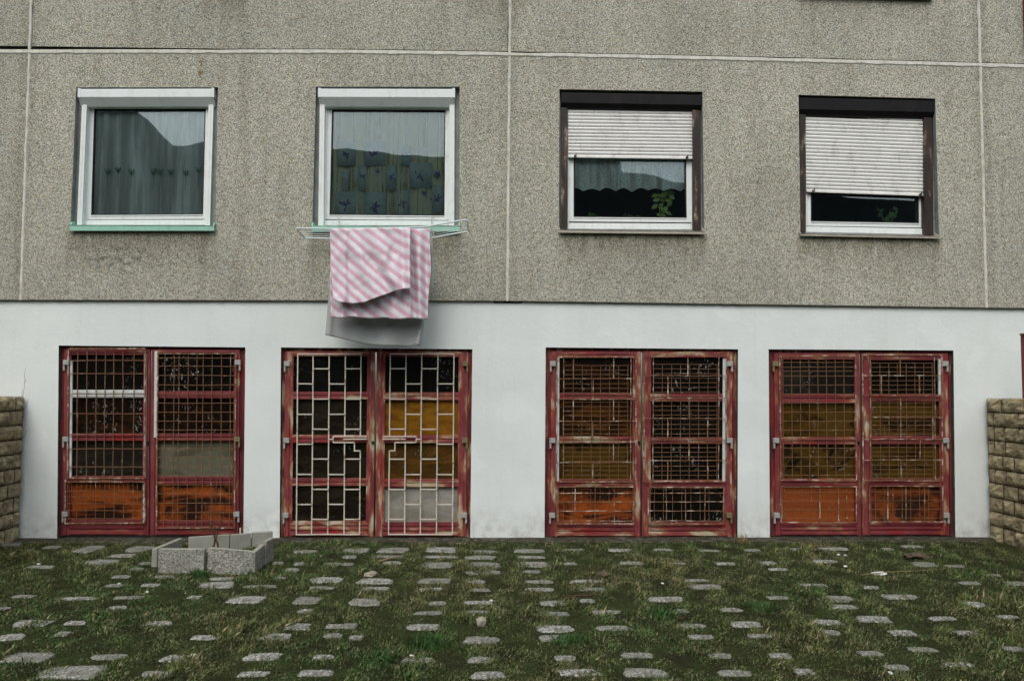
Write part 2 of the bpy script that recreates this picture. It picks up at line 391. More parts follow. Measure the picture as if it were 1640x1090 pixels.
# ------------------------------------------------------------------ windows
def lerpq(q, u, v):
    (ax, ay), (bx, by), (cx, cy), (dx, dy) = q
    tx, ty = ax + (bx - ax) * u, ay + (by - ay) * u; lx, ly = dx + (cx - dx) * u, dy + (cy - dy) * u
    return (tx + (lx - tx) * v, ty + (ly - ty) * v)
def ring(mb, o, i, y0, y1, mi=0):
    for k in range(4):
        n = (k + 1) % 4; mb.qbox([o[k], o[n], i[n], i[k]], y0, y1, mi)
def inset(q, l, t, r, b):
    return [(q[0][0] + l, q[0][1] + t), (q[1][0] - r, q[1][1] + t), (q[2][0] - r, q[2][1] - b), (q[3][0] + l, q[3][1] - b)]
WIN = [dict(hole=HOLES[0], box=[(125, 142), (342, 141.5), (342, 168), (125, 168)], rails=[[(131, 168), (139, 168), (131, 362), (123, 362)], [(334, 168), (342, 168), (336, 362), (328, 362)]],
            frame=[(138, 168), (335, 168), (330, 361), (130, 361)], glass=[(151, 175), (329, 175), (325, 343), (146, 344)], sill=[(112, 360), (343, 361), (343, 369.5), (112, 369.5)], kind='w', sh=0),
       dict(hole=HOLES[1], box=[(510, 141.5), (728, 142), (728, 168.5), (510, 168)], rails=[[(512, 168), (520, 168), (518, 363.5), (509.5, 363.5)], [(720, 168), (728, 168), (727.5, 363.5), (719, 363.5)]],
            frame=[(519, 168), (721, 168), (720, 361.5), (517, 361.5)], glass=[(532, 176), (713, 177), (711.5, 345), (528, 343.5)], sill=[(499, 361), (736, 361.5), (737, 370.5), (499, 370)], kind='w', sh=0),
       dict(hole=HOLES[2], box=[(899, 147), (1125, 151), (1124, 175), (899, 171)], rails=[[(899, 172), (909, 173), (908.5, 367), (898, 366)], [(1109.5, 176), (1122, 177), (1122.5, 369), (1110.5, 368.5)]],
            frame=[(909, 176), (1110, 178), (1111, 368), (908.5, 367)], glass=[(919, 190), (1098, 192), (1099.5, 348.5), (919, 347)], sill=[(895, 367), (1129, 370), (1129, 375), (895, 372.5)], kind='b', sh=(178, 252.5)),
       dict(hole=HOLES[3], box=[(1281, 155), (1498, 160), (1497.5, 187), (1281, 182)], rails=[[(1281, 183), (1290.5, 184), (1290.5, 372), (1281.5, 371)], [(1480, 188), (1494, 189), (1495, 377), (1481, 376)]],
            frame=[(1290, 184), (1481, 188), (1482, 376), (1290, 372)], glass=[(1299, 200), (1470, 203), (1471.5, 357), (1299, 354)], sill=[(1282, 373.5), (1505, 378), (1505, 382), (1282, 377.5)], kind='b', sh=(184, 307.5))]
WLAB = ['window with white shutter box, green sill and tulip curtain', 'window with white shutter box and green sill behind the drying rack',
        'window with brown shutter box and shutter half way down', 'window with brown shutter box and shutter nearly closed']
wins = []
for wi, d in enumerate(WIN):
    white = d['kind'] == 'w'
    mb = MB()
    fr, gl = d['frame'], d['glass']
    if white:
        ring(mb, fr, inset(fr, 5, 3, 5, 9), .10, .2)                       # outer casing
        ring(mb, inset(fr, 5, 3, 5, 9), gl, .118, .19)                      # sash
    else:
        ring(mb, fr, inset(fr, 3, 4, 3, 10), .10, .2)
        ring(mb, inset(fr, 3, 4, 3, 10), gl, .118, .19)
    ring(mb, [(x + (-1, 1, 1, -1)[i], y + (-1, -1, 1, 1)[i]) for i, (x, y) in enumerate(d['hole'])], inset(fr, 1, 1, 1, 1), .075, .21, 1)
    win = mb.build('window', [M['white'], M['reveal']], bld, bevel=.004)
    win['label'] = WLAB[wi]
    mb = MB(); gi = inset(gl, -.3, -.3, -.3, -.3); ring(mb, gi, inset(gl, 1.2, 1.3, 1.2, 1), .1165, .15); (x0_, y0_), (x1_, y1_) = gl[3], gl[2]; mb.qbox([(x0_, y0_ + 2.2), (x1_, y1_ + 2.2), (x1_, y1_ + 3.0), (x0_, y0_ + 3.0)], .1168, .15)  # gasket ring, plus a dark strip drawing groove shadow below the glass
    mb.qbox([(x0_ - 8, y0_ + 7.6), (x1_ + 8, y1_ + 7.6), (x1_ + 8, y1_ + 8.2), (x0_ - 8, y0_ + 8.2)], .0985, .15)  # dark strip drawing the rebate shadow between sash and casing
    mb.build('gasket_and_shade_lines', M['gasket_and_shade_lines'], win)
    mb = MB(); mb.qbox(inset(gl, 0, 0, 0, 0), .140, .146); mb.build('pane', M['glass'], win)
    # shutter box with a sloping lower half
    bx = d['box']; mb = MB(); yf = -.01 if white else .015
    tl, tr, br, bl = bx
    s0 = .52 if white else .62
    def rowp(v, y): a = lerpq(bx, 0, v); b = lerpq(bx, 1, v); return P(a[0], a[1], y), P(b[0], b[1], y)
    prof = [(.0, yf + .014), (.05, yf), (s0, yf), (1.0, yf + .065), (1.0, .21), (0, .21)]
    if not white: prof = [(.0, yf + .014), (.06, yf), (.72, yf + .004), (1.0, yf + .035), (1.12, yf + .07), (1.12, .21), (0, .21)]
    L, R = [], []
    for v, y in prof:
        a, b = rowp(v, yf); L.append((a.x, y, a.z)); R.append((b.x, y, b.z))
    n = len(L)
    mb.add(L + R, [(i, (i + 1) % n, n + (i + 1) % n, n + i) for i in range(n)] + [tuple(range(n)), tuple(range(2 * n - 1, n - 1, -1))])
    if white:
        for e, (ux0, ux1) in enumerate(((-.004, .018), (.982, 1.004))):
            q = [lerpq(bx, ux0, -.03), lerpq(bx, ux1, -.03), lerpq(bx, ux1, s0 + .02), lerpq(bx, ux0, s0 + .02)]; mb.qbox(q, yf - .004, .2)
    mb.build('shutter_box', M['whitebox'] if white else M['black'], win, bevel=.003)
    for r in d['rails']:
        mb = MB(); mb.qbox(r, .035 if white else .045, .12)
        if white:
            mb.qbox([lerpq(r, .36, .0), lerpq(r, .5, .0), lerpq(r, .5, 1), lerpq(r, .36, 1)], .031, .04)
        else:
            mb.qbox([lerpq(r, .0, .0), lerpq(r, .4, .0), lerpq(r, .4, 1), lerpq(r, .0, 1)], .035, .05)
        mb.build('guide_rail', M['white'] if white else M['brownwood'], win, bevel=.002)
    # sill: sloping tray with turned down lip
    sq = d['sill']; mb = MB(); yo = -.045
    a, b, c, e = [P(x, y, yo) for x, y in sq]
    mb.hexa([a, b, c, e], [(a.x, yo + .012, a.z + .003), (b.x, yo + .012, b.z + .003), (c.x, yo + .012, c.z), (e.x, yo + .012, e.z)])
    mb.hexa([(a.x, yo, a.z), (b.x, yo, b.z), (b.x, yo, b.z - .012), (a.x, yo, a.z - .012)], [(a.x, .13, a.z + .03), (b.x, .13, b.z + .03), (b.x, .13, b.z + .0), (a.x, .13, a.z + .0)])
    for (pt, sg) in ((a, 1), (b, -1)):
        mb.hexa([(pt.x, yo, pt.z - .0), (pt.x + sg * .012, yo, pt.z), (pt.x + sg * .012, .06, pt.z), (pt.x, .06, pt.z)],
                [(pt.x, yo + .02, pt.z + (.035 if white else .012)), (pt.x + sg * .012, yo + .02, pt.z + (.035 if white else .012)), (pt.x + sg * .012, .06, pt.z + .06), (pt.x, .06, pt.z + .06)])
    mb.build('sill', M['teal'] if white else M['beige'], win, bevel=.001)
    if d['sh']:
        t, bb = d['sh']; x0, x1 = (910, 1109) if wi == 2 else (1290.5, 1480.5)
        skew = .012 if wi == 2 else .035
        ns = 14 if wi == 2 else 22
        yl = .075; L, R = [], []
        ztop = P(x0, t - 3, yl).z; zb = P(x0, bb, yl).z; h = (ztop - zb) / ns; xa, xb = P(x0, 250, yl).x, P(x1, 250, yl).x
        dzr = P(x1, bb + (x1 - x0) * skew, yl).z - zb
        pr = []
        for k in range(ns):
            z = zb + h * k
            pr += [(z + h * .0, yl + .012), (z + h * .10, yl + .001), (z + h * .5, yl - .005), (z + h * .88, yl + .001), (z + h * .93, yl + .013)]
        mb = MB(); mb.grid([[(xa + (xb - xa) * u, y, z + dzr * u) for u in (0, .33, .66, 1)] for z, y in pr])
        mb.grid([[(xa + (xb - xa) * u, yl + .016, z + dzr * u) for u in (0, .33, .66, 1)] for z in (zb, ztop)])
        shut = mb.build('roller_shutter', M['slat'], win, fix=False)
        mb = MB(); mb.hexa([(xa, yl - .007, zb), (xa, yl - .007, zb + .022), (xb, yl - .007, zb + .022 + dzr), (xb, yl - .007, zb + dzr)],
                           [(xa, yl + .012, zb), (xa, yl + .012, zb + .022), (xb, yl + .012, zb + .022 + dzr), (xb, yl + .012, zb + dzr)])
        mb.build('bottom_bar', M['slat'], win, bevel=.002)
        for u in (.055, .952):
            mb = MB(); x = xa + (xb - xa) * u; z = zb + .012 + dzr * u
            mb.box(x - .012, x + .012, yl - .034, yl - .007, z - .008, z + .010); mb.tube([(x + .004, yl - .02, z), (x + .012, yl - .03, z + .03)], .006)
            mb.build('stopper', M['brownwood'], win)
    wins.append(win)
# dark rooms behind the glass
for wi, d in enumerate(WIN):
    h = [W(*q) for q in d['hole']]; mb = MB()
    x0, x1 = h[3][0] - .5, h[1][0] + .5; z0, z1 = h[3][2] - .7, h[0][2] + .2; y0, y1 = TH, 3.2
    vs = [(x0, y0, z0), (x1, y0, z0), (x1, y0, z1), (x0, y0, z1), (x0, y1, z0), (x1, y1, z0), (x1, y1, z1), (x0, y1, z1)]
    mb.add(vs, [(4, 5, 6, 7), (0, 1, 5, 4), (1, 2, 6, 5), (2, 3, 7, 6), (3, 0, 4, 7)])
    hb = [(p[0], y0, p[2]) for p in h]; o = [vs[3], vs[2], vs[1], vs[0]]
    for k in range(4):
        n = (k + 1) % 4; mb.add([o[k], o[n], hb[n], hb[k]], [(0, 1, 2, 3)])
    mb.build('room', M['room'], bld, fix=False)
# storey above: same windows again
def dup(o, parent, dz):
    c = o.copy(); COL.objects.link(c); c.parent = parent
    if dz: c.location = (0, 0, dz)
    for ch in list(o.children): dup(ch, c, 0)
    return c
c = dup(wins[3], bld, Z_J - Z_PL - .045); c['label'] = 'upper storey window of which only the sill shows'

# ------------------------------------------------------------------ things behind the glass
def curtain(name, mat, x0, x1, t, b, y, folds, amp, label, bottom=None, n=160, rows=14, thick=0, extra=None):
    mb = MB(); pts = []
    for r in range(rows + 1):
        v = r / rows; row = []
        for k in range(n + 1):
            u = k / n; bb = b + (bottom(u) if bottom else 0)
            p = P(x0 + (x1 - x0) * u, t + (bb - t) * v, y)
            a = amp * (.6 + .4 * v)
            dy = a * (math.sin(u * folds * 6.283 + 1.3 * nz(u * 5, folds)) + .6 * nz(u * folds * 1.7, v * 1.5, 3))
            row.append((p.x + .3 * dy, y + dy, p.z))
        pts.append(row)
    mb.grid(pts)
    if extra:
        b_ = len(mb.v); mb.v += extra[0].v; mb.f += [tuple(b_ + i for i in f) for f in extra[0].f]; mb.m += [1 if q == 0 else 2 for q in extra[0].m]
    o = mb.build(name, [mat] + (list(extra[1:]) if extra else []), None, smooth=True, fix=False); tag(o, label, 'curtain'); return o
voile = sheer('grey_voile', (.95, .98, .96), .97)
mT = plain('tulip_thread', (.26, .40, .32), .9, .1); mb = MB()
for tx, ty in ((172, 274), (189, 272), (210, 275), (245, 274), (256, 275), (273, 275), (297, 276), (318, 272)):
    def p_(dx, dy, yy=.148): return P(tx + dx, ty + dy, yy)
    mb.tube([p_(0, 5), p_(.4, 16), p_(-.6, 30)], .0026, 5)
    for s_ in (-1, 0, 1):
        a = [p_(0, 6), p_(s_ * 3 - 1.6, 0), p_(s_ * 4.2, -5.5), p_(s_ * 3 + 1.6, 0)]
        mb.hexa(a, [(q.x, q.y + .004, q.z) for q in a])
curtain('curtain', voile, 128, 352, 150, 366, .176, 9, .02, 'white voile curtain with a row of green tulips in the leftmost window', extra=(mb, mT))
m = NT('patchwork_cloth', .9, .1)
s_ = m.xyz(); ck = m.t.nodes.new('ShaderNodeTexChecker'); ck.inputs['Scale'].default_value = 3.4
ck.inputs[1].default_value = (.60, .62, .46, 1); ck.inputs[2].default_value = (.44, .58, .66, 1); m.lk(m.mix(.05, m.mapp((1.15, .0, 1), (.12, .05, .08)), m.voro(5), 'ADD'), ck.inputs[0])
m.color(m.mix(m.ramp(m.noise(9, 4), [(.4, 0), (.7, 1)]), m.mix(m.ramp(m.noise(9, 3, m.mapp((1, 0, .03))), [(.42, 0), (.47, .8), (.5, 0)]), (.60, .60, .42), (.14, .16, .12)), (.52, .56, .48))); patch = m.mat  # dark vertical lines put the shade of the folds into the colour
mF = plain('purple_print', (.22, .20, .38), .9, .1); mb = MB()
mP = plain('blue_patch', (.46, .56, .56), .9, .1, .25, (.5, .55, .5), 12)
for fx, fy, hw_, hh_ in ((555, 247, 15, 19), (600, 246, 17, 19), (650, 250, 8, 16), (674, 281, 18, 20), (627, 284, 8, 20), (553, 329, 17, 22), (601, 330, 17, 22), (646, 326, 10, 22), (702, 318, 10, 22), (580, 285, 6, 20), (553, 290, 5, 16)):
    q_ = [P(fx + a * hw_, fy + b * hh_, .1535) for a, b in ((-1, -1), (1, -1), (1, 1), (-1, 1))]
    mb.hexa(q_, [(v.x, v.y + .002, v.z) for v in q_], -1)
for fx, fy, sc in ((555, 247, 1), (600, 246, 1.1), (650, 246, .7), (671, 281, 1.2), (627, 284, .8), (553, 329, 1.2), (600, 330, 1.25), (646, 326, .9), (699, 318, 1), (580, 281, .6), (604, 274, .5), (678, 309, .5), (700, 278, .7)):
    for q in range(18):
        a = random.uniform(0, 6.28); r_ = random.uniform(1, 8) * sc; cx, cy = fx + r_ * math.cos(a), fy + r_ * math.sin(a) * .9
        L_ = random.uniform(2.4, 5) * sc; w_ = L_ * .45; b_ = a + random.uniform(-.6, .6)
        pts = [P(cx + L_ * math.cos(b_), cy + L_ * math.sin(b_), .15), P(cx - w_ * math.sin(b_), cy + w_ * math.cos(b_), .15), P(cx - L_ * math.cos(b_), cy - L_ * math.sin(b_), .15), P(cx + w_ * math.sin(b_), cy - w_ * math.cos(b_), .15)]
        yo = random.uniform(0, .008); mb.hexa([(q_.x, q_.y + yo, q_.z) for q_ in pts], [(q_.x, q_.y + yo + .003, q_.z) for q_ in pts])
curtain('curtain', patch, 505, 740, 150, 366, .176, 6.5, .02, 'olive and blue patterned curtain behind the window over the drying rack', extra=(mb, mF, mP))
m = NT('lace', .9, .1)
v = m.voro(60, m.mapp((1, 0, 1)), 'DISTANCE_TO_EDGE', 'Distance'); holes = m.math('MULTIPLY', m.ramp(v, [(.08, 1), (.25, .55)]), m.ramp(m.noise(14, 3, m.mapp((1, 0, .1))), [(.35, .55), (.6, 1)]))
m.color(m.mix(m.noise(6, 3), (.85, .92, .89), (.95, .98, .96))); m.val(m.b.inputs['Alpha'], holes); lace = m.mat
scal = lambda u: -5 * abs(math.sin(u * 15.5 * math.pi / 2 + .4)) + 3 * nz(u * 9, 2)
curtain('lace_valance', lace, 912, 1112, 170, 306, .178, 12, .014, 'short scalloped lace valance behind the half shuttered window', bottom=scal)
def edge_tube():
    pts = []
    for k in range(161):
        u = k / 160; p = P(912 + 200 * u, 306 + scal(u), .165); pts.append((p.x, .163, p.z))
    mb = MB(); mb.tube(pts, .004, 5); return mb
o = edge_tube().build('lace_trim', plain('lace_trim', (.85, .88, .86), .9, .1), bpy.data.objects['lace_valance'])
leafm = plain('houseplant_leaf', (.42, .62, .16), .45, .4, .5)
leafd = plain('houseplant_leaf_dark', (.16, .30, .12), .5, .4, .5)
potm = plain('clay_pot', (.16, .07, .04), .8, .2)
def leaf(mb, c, d, L_, w_, nrm):
    d = d.normalized(); s = d.cross(nrm).normalized(); c = Vector(c)
    pts = []
    for t, ww in ((0, .05), (.25, .8), (.5, 1), (.8, .6), (1, .03)):
        m_ = c + d * L_ * t + nrm * (-.18 * L_ * t * t); pts.append([m_ - s * w_ * ww + nrm * .1 * w_, m_, m_ + s * w_ * ww + nrm * .1 * w_])
    mb.grid(pts)
def houseplant(px, py, h, nl, ls, label, mat, spread=.12):
    base = P(px, py, .28); root = empty('potted_plant', (base.x, .28, base.z)); tag(root, label, 'houseplant')
    ob = Vector(root.location)
    mb = MB(); prof = [(0, .0), (.045, 0), (.06, .09), (.068, .09), (.068, .105), (.052, .105), (.05, .09)]
    vs, fs = [], []
    for r_, z in prof:
        for j in range(16): a = j * math.pi / 8; vs.append((r_ * math.cos(a), r_ * math.sin(a), z))
    for i in range(len(prof) - 1):
        for j in range(16): fs.append((i * 16 + j, i * 16 + (j + 1) % 16, (i + 1) * 16 + (j + 1) % 16, (i + 1) * 16 + j))
    mb.add(vs, fs); mb.build('pot', potm, root, smooth=True)
    st = MB(); lf = MB()
    for k in range(4):
        a = random.uniform(0, 6.28); pts = [(0, 0, .09)]; x = y = 0
        for q in range(5):
            x += random.uniform(-.3, .3) * spread * .5 + math.cos(a) * spread * .2; y += random.uniform(-.01, .01); pts.append((x, y, .09 + h * (q + 1) / 5 * random.uniform(.8, 1)))
        st.tube(pts, .004, 5)
        for q in range(nl):
            t = random.uniform(.2, 1); i = min(4, int(t * 5)); p = Vector(pts[i]).lerp(Vector(pts[i + 1]), t * 5 - i)
            dr = Vector((random.uniform(-1, 1), random.uniform(-.6, .1), random.uniform(-.7, .8)))
            leaf(lf, p, dr, random.uniform(.6, 1) * ls, ls * .28, Vector((0, -1, .3)).normalized())
    st.build('stem', leafd, root); lf.build('foliage', mat, root, smooth=True, fix=False)
    return root
houseplant(1062, 370, .42, 7, .10, 'green leafy potted plant right of the dark pane under the lace', leafm, .2)
houseplant(940, 372, .12, 6, .08, 'low red-stemmed potted plant left of the pane under the lace', leafd)
houseplant(1010, 374, .14, 4, .07, 'small low potted plant centred under the lace valance', leafd)
houseplant(1425, 378, .26, 5, .08, 'dim spindly potted plant behind the nearly closed shutter', leafd)

# ------------------------------------------------------------------ doors
B1 = (.006, .006, .005)
black = pane_mat('dark_pane', (.006, .006, .005), (.012, .010, .008), .4, .3, 1)
blackspeck = pane_mat('dark_speckled_pane', (.005, .005, .005), (.014, .011, .008), .4, .95, 2)
brown = pane_mat('brown_pane', (.008, .006, .005), (.026, .012, .005), .4, .6, 3)
rustp = pane_mat('rust_pane', (.024, .012, .005), (.10, .040, .008), .55, .3, 5)
amber = pane_mat('amber_pane', (.25, .115, .012), (.15, .065, .009), .45, 0, 4)
amberd = pane_mat('dim_amber_pane', (.06, .032, .007), (.11, .05, .009), .45, .2, 6)
amberb = pane_mat('broken_amber_pane', (.075, .042, .007), (.006, .006, .005), .5, .7, 9, scale=(2.2, 1, 2.2))
oliveb = pane_mat('olive_amber_pane', (.082, .047, .009), (.016, .011, .005), .45, .5, 8)
orange = pane_mat('orange_board', (.31, .072, .013), (.25, .058, .012), .4, .0, 7, .45)
orangef = pane_mat('orange_flame_board', (.026, .010, .006), (.36, .080, .012), .62, .0, 10, .35, (1.0, 1, 3.2))
redb = pane_mat('burnt_orange_board', (.034, .014, .009), (.25, .058, .011), .62, .0, 12, .4, (1.4, 1, 2.6))
greyg = pane_mat('grey_green_glass', (.14, .145, .10), (.085, .09, .06), .5, .5, 13, .25)
greyb = pane_mat('grey_board', (.30, .29, .25), (.22, .21, .17), .5, .1, 14, .7)
dirty = pane_mat('dirty_dark_pane', (.014, .014, .012), (.03, .028, .02), .5, .5, 15)
dirtyb = pane_mat('dirty_brown_pane', (.012, .009, .006), (.022, .017, .011), .5, .2, 17)
DS = [
 dict(k=-2.5, q=DOORH[0], cx=241.5, wear=.12, L=(103, 240), R=(243, 384),
      lg=(113, 231), rg=(253, 376), lrow=[(568, 624), (637, 694), (706, 762), (773, 832)], rrow=[(566, 626), (638, 694), (706, 763), (775, 833)],
      lp=[black, brown, dirty, orangef], rp=[blackspeck, brown, greyg, orangef], whiteRail={('l', 0)}),
 dict(k=-2.5, q=DOORH[1], cx=602, wear=.5, L=(457, 600.5), R=(603.5, 749),
      lg=(469, 589.5), rg=(616, 736), lrow=[(570, 627), (639.5, 696), (709, 765.5), (778, 834)], rrow=[(571, 628), (641, 696.5), (709.6, 766.6), (780, 836)],
      lp=[black, dirtyb, dirtyb, dirtyb], rp=[black, amber, amberd, greyb], whiteRail=set()),
 dict(k=-1.2, q=DOORH[2], cx=1028, wear=.42, L=(883, 1026.5), R=(1029.5, 1173),
      lg=(895, 1015), rg=(1042, 1161), lrow=[(572, 629), (640, 698.5), (710, 767), (780, 837)], rrow=[(572, 630), (643, 700), (711, 768), (781, 836)],
      lp=[brown, rustp, oliveb, orangef], rp=[blackspeck, black, blackspeck, blackspeck], whiteRail=set()),
 dict(k=2.2, q=DOORH[3], cx=1378, wear=.3, L=(1240, 1376.5), R=(1379.5, 1518),
      lg=(1251, 1369), rg=(1393.5, 1505), lrow=[(575.7, 631), (645, 699.7), (711.8, 766), (778, 837)], rrow=[(576.5, 631), (643, 697.6), (711.8, 765.5), (779, 835)],
      lp=[dirty, oliveb, amberb, orange], rp=[black, oliveb, oliveb, redb], whiteRail=set())]
DLAB = ['dull red double door behind the concrete planter, rusty mesh grilles', 'worn red double door under the drying rack, cream brick-pattern grille',
        'worn red double door, third from left, dense rusty mesh grilles', 'dark red double door nearest the right stone wall, rusty mesh grilles']
doors = []
for di, d in enumerate(DS):
    k = d['k']; q = d['q']; wr = d['wear']
    mj = worn('jamb_paint', wr * .9, (.10, .018, .020), di * 3 + 1); ms = worn('stile_paint', wr, seed=di * 5 + 2); mr = worn('rail_paint', wr * .95, seed=di * 7 + 3, horiz=True)
    mb = MB()
    ot = (q[0][1] + q[1][1]) / 2; ob = 860 if di in (1, 2) else 858
    L0, R1 = d['L'][0], d['R'][1]
    mb.pbox(q[0][0] - 1, L0 - .6, q[0][1] - 1, ob, .085, .2, k=k); mb.pbox(R1 + .6, q[1][0] + 1, q[1][1] - 1, ob, .085, .2, k=k)
    mb.pbox(L0 - .6, R1 + .6, ot - 2, ot + 6, .09, .2, k=k)
    mb.pbox(q[0][0] + 2.4, q[0][0] + 4.4, q[0][1] - 1, ob, .075, .09, k=k); mb.pbox(R1 + 2, R1 + 3.5, q[1][1] - 1, ob, .075, .09, k=k)
    door = mb.build('double_door', mj, bld, bevel=.002); door['label'] = DLAB[di]
    for side in 'lr':
        x0, x1 = d['L'] if side == 'l' else d['R']; g0, g1 = d[side + 'g']; rows = d[side + 'row']; pm = d[side + 'p']
        y0, y1 = .06, .10; top = ot + 5.0; bot = ob - 1.0
        mb = MB()
        for a, b in ((x0, g0), (g1, x1)):          # stiles (material 0), with raised ridges
            mb.pbox(a, b, top, bot, y0, y1, 0, k)
            c = (a + b) / 2; outer = (a == x0) == (side == 'l'); w_ = (b - a)
            mb.pbox(c - w_ * .22, c + w_ * .10, top + 1, bot - 1, y0 - .010, y0 + .01, 0, k)
            e = b if a == x0 else a
            mb.pbox(e - 1.2, e + 1.2, top + 4, rows[-1][1] + 2, y0 - .006, y0 + .01, 0, k)
        mb.pbox(g0 + .02, g1 - .02, top, rows[0][0], y0 + .001, y1, 1, k)
        mb.pbox(g0 - 2, g1 + 2, top + 1.5, top + 4.5, y0 - .008, y0 + .01, 1, k)
        for r in range(3):
            t, b = rows[r][1], rows[r + 1][0]; mi = 2 if (side, r) in d['whiteRail'] else 1
            mb.pbox(g0 + .02, g1 - .02, t, b, y0 + .002, y1, mi, k)
            mb.pbox(g0 - .5, g1 + .5, t + .8, t + (b - t) * .42, y0 - .008, y0 + .012, mi, k)
            mb.pbox(g0 - .5, g1 + .5, t + (b - t) * .58, b - .8, y0 - .008, y0 + .012, mi, k)
        t = rows[3][1]
        mb.pbox(g0 + .02, g1 - .02, t, bot - .01, y0 + .003, y1, 1, k)
        for a, b, o_ in ((.12, .26, .006), (.38, .55, .012), (.68, .92, .016)):
            mb.pbox(g0 - 2, g1 + 2, t + (bot - t) * a, t + (bot - t) * b, y0 - o_, y0 + .012, 1, k)
        leafo = mb.build('door_leaf', [ms, mr, M['beadwhite']], door, bevel=.0015)
        for (t, b), pmat in zip(rows, pm):
            mb = MB(); mb.pbox(g0 - 1, g1 + 1, t - 1, b + 1, .092 + random.uniform(0, .0015), .098, 0, k)
            nm = 'infill_board' if pmat in (orange, redb, orangef, greyb) else 'pane'
            mb.build(nm, pmat, door)
        # hinges: plate and leg
        hx = (d['L'][0] + 2, 1) if side == 'l' else (d['R'][1] - 3, -1)
        for n_, hy in enumerate((576, 699, 819)):
            mb = MB(); hy += (2 if di in (1, 2, 3) else 0); sx = hx[1]
            a, b = sorted((hx[0] - sx * 4.2, hx[0] + sx * 5)); mb.pbox(a, b, hy, hy + 8, .018, .055, 0, k)
            c = hx[0] - sx * 4.2; a, b = sorted((c, c + sx * 2.8)); mb.pbox(a, b, hy + 7, hy + 17, .024, .055, 0, k)
            ol = (di, side, n_) in {(1, 'r', 0), (1, 'r', 1), (0, 'r', 1), (3, 'l', 0), (2, 'r', 2)}
            mb.build('hinge_plate', M['olivemetal'] if ol else M['metal'], door, bevel=.002)
    # lock on the meeting stile
    mb = MB(); mb.pbox(d['cx'] - 5, d['cx'] - 2, 706, 711, .04, .06, k=k); mb.build('lock', M['black'], door, bevel=.003)
    # white paint strips / beads beside the glass
    beads = {0: [(112.5, 116, 578, 765), (231.5, 235, 566, 765), (247.5, 252, 562, 700), (231, 234.5, 772, 838), (105.5, 107.5, 768, 838), (386, 388, 845, 861)],
             2: [(891, 896, 572, 770), (1158, 1163, 574, 770)], 3: [(1503, 1507, 574, 632)], 1: []}[di]
    for a, b, t, bb in beads:
        mb = MB(); mb.pbox(a, b, t, bb, .044, .062, k=k); mb.build('glazing_bead', M['beadwhite'], door, bevel=.001)
    doors.append(door)

def bars(mb, vs, hs, k, y=.03, w_=1.9, jit=.5, mi=0):
    """vs: (x, top, bottom); hs: (y, left, right) in pixels"""
    for x, t, b in vs:
        n = max(2, int((b - t) / 18)); pts = []
        for i in range(n + 1):
            py = t + (b - t) * i / n; j = jit * nz(x * .37, py * .03, 5); p = P(x + j + k * (py - 556) / 300, py, y); pts.append(p)
        mb.tube(pts, w_ / S / 2, 4, mi)
    for yy, l, r in hs:
        n = max(2, int((r - l) / 18)); pts = []
        for i in range(n + 1):
            px = l + (r - l) * i / n; j = jit * nz(px * .03, yy * .41, 9); p = P(px + k * (yy - 556) / 300, yy + j, y - w_ / S * .8); pts.append(p)
        mb.tube(pts, w_ / S / 2, 4, mi)
rust1 = barpaint('rusty_bar', .86, 1); rust2 = barpaint('rusty_cream_bar', .68, 2); cream = barpaint('cream_bar', .30, 3)
def grille(di, mats, sets, name='grille'):
    mb = MB()
    for (vs, hs, y, w_, jit, mi) in sets: bars(mb, vs, hs, DS[di]['k'], y, w_, jit, mi)
    return mb.build(name, mats, doors[di])
fr = lambda a, b, st: list(np.arange(a, b + .01, st))
GM = [rust1, rust2, cream]
# door 1
vx = [124.7, 139.8, 154.6, 168.6, 182.6, 197.3, 215]
grille(0, GM, [([(x, 558, 765) for x in vx], [(y, 110, 232) for y in (577, 598, 631, 662, 695, 718, 747)], .032, 1.55, .9, 0),
               ([(110, 558, 766), (233, 558, 766)], [(558, 110, 233), (765.5, 110, 233)], .030, 2.6, .9, 1)])
grille(0, GM, [([(x, 771, 838) for x in fr(110, 232, 15)] + [(x, 771, 804) for x in fr(117, 226, 15)], [(y, 106, 234) for y in (786, 795, 806, 817, 830)], .036, 1.2, .7, 0),
               ([(107, 771, 838), (234, 771, 838)], [(771, 107, 234), (837.5, 107, 234)], .032, 2.3, .9, 1)])
grille(0, GM, [([(x, 566, 845) for x in (264.5, 279, 287, 301.6, 316, 326, 340, 355, 369.5)], [(y, 251, 379) for y in (573, 586, 601, 616, 631, 645, 660, 674, 688, 703, 718, 732, 747, 761, 776, 790, 805, 820, 833)], .030, 1.35, .9, 0),
               ([(253, 566, 845), (378, 566, 845)], [(566, 252, 378), (845, 252, 378)], .028, 2.3, .9, 1)])
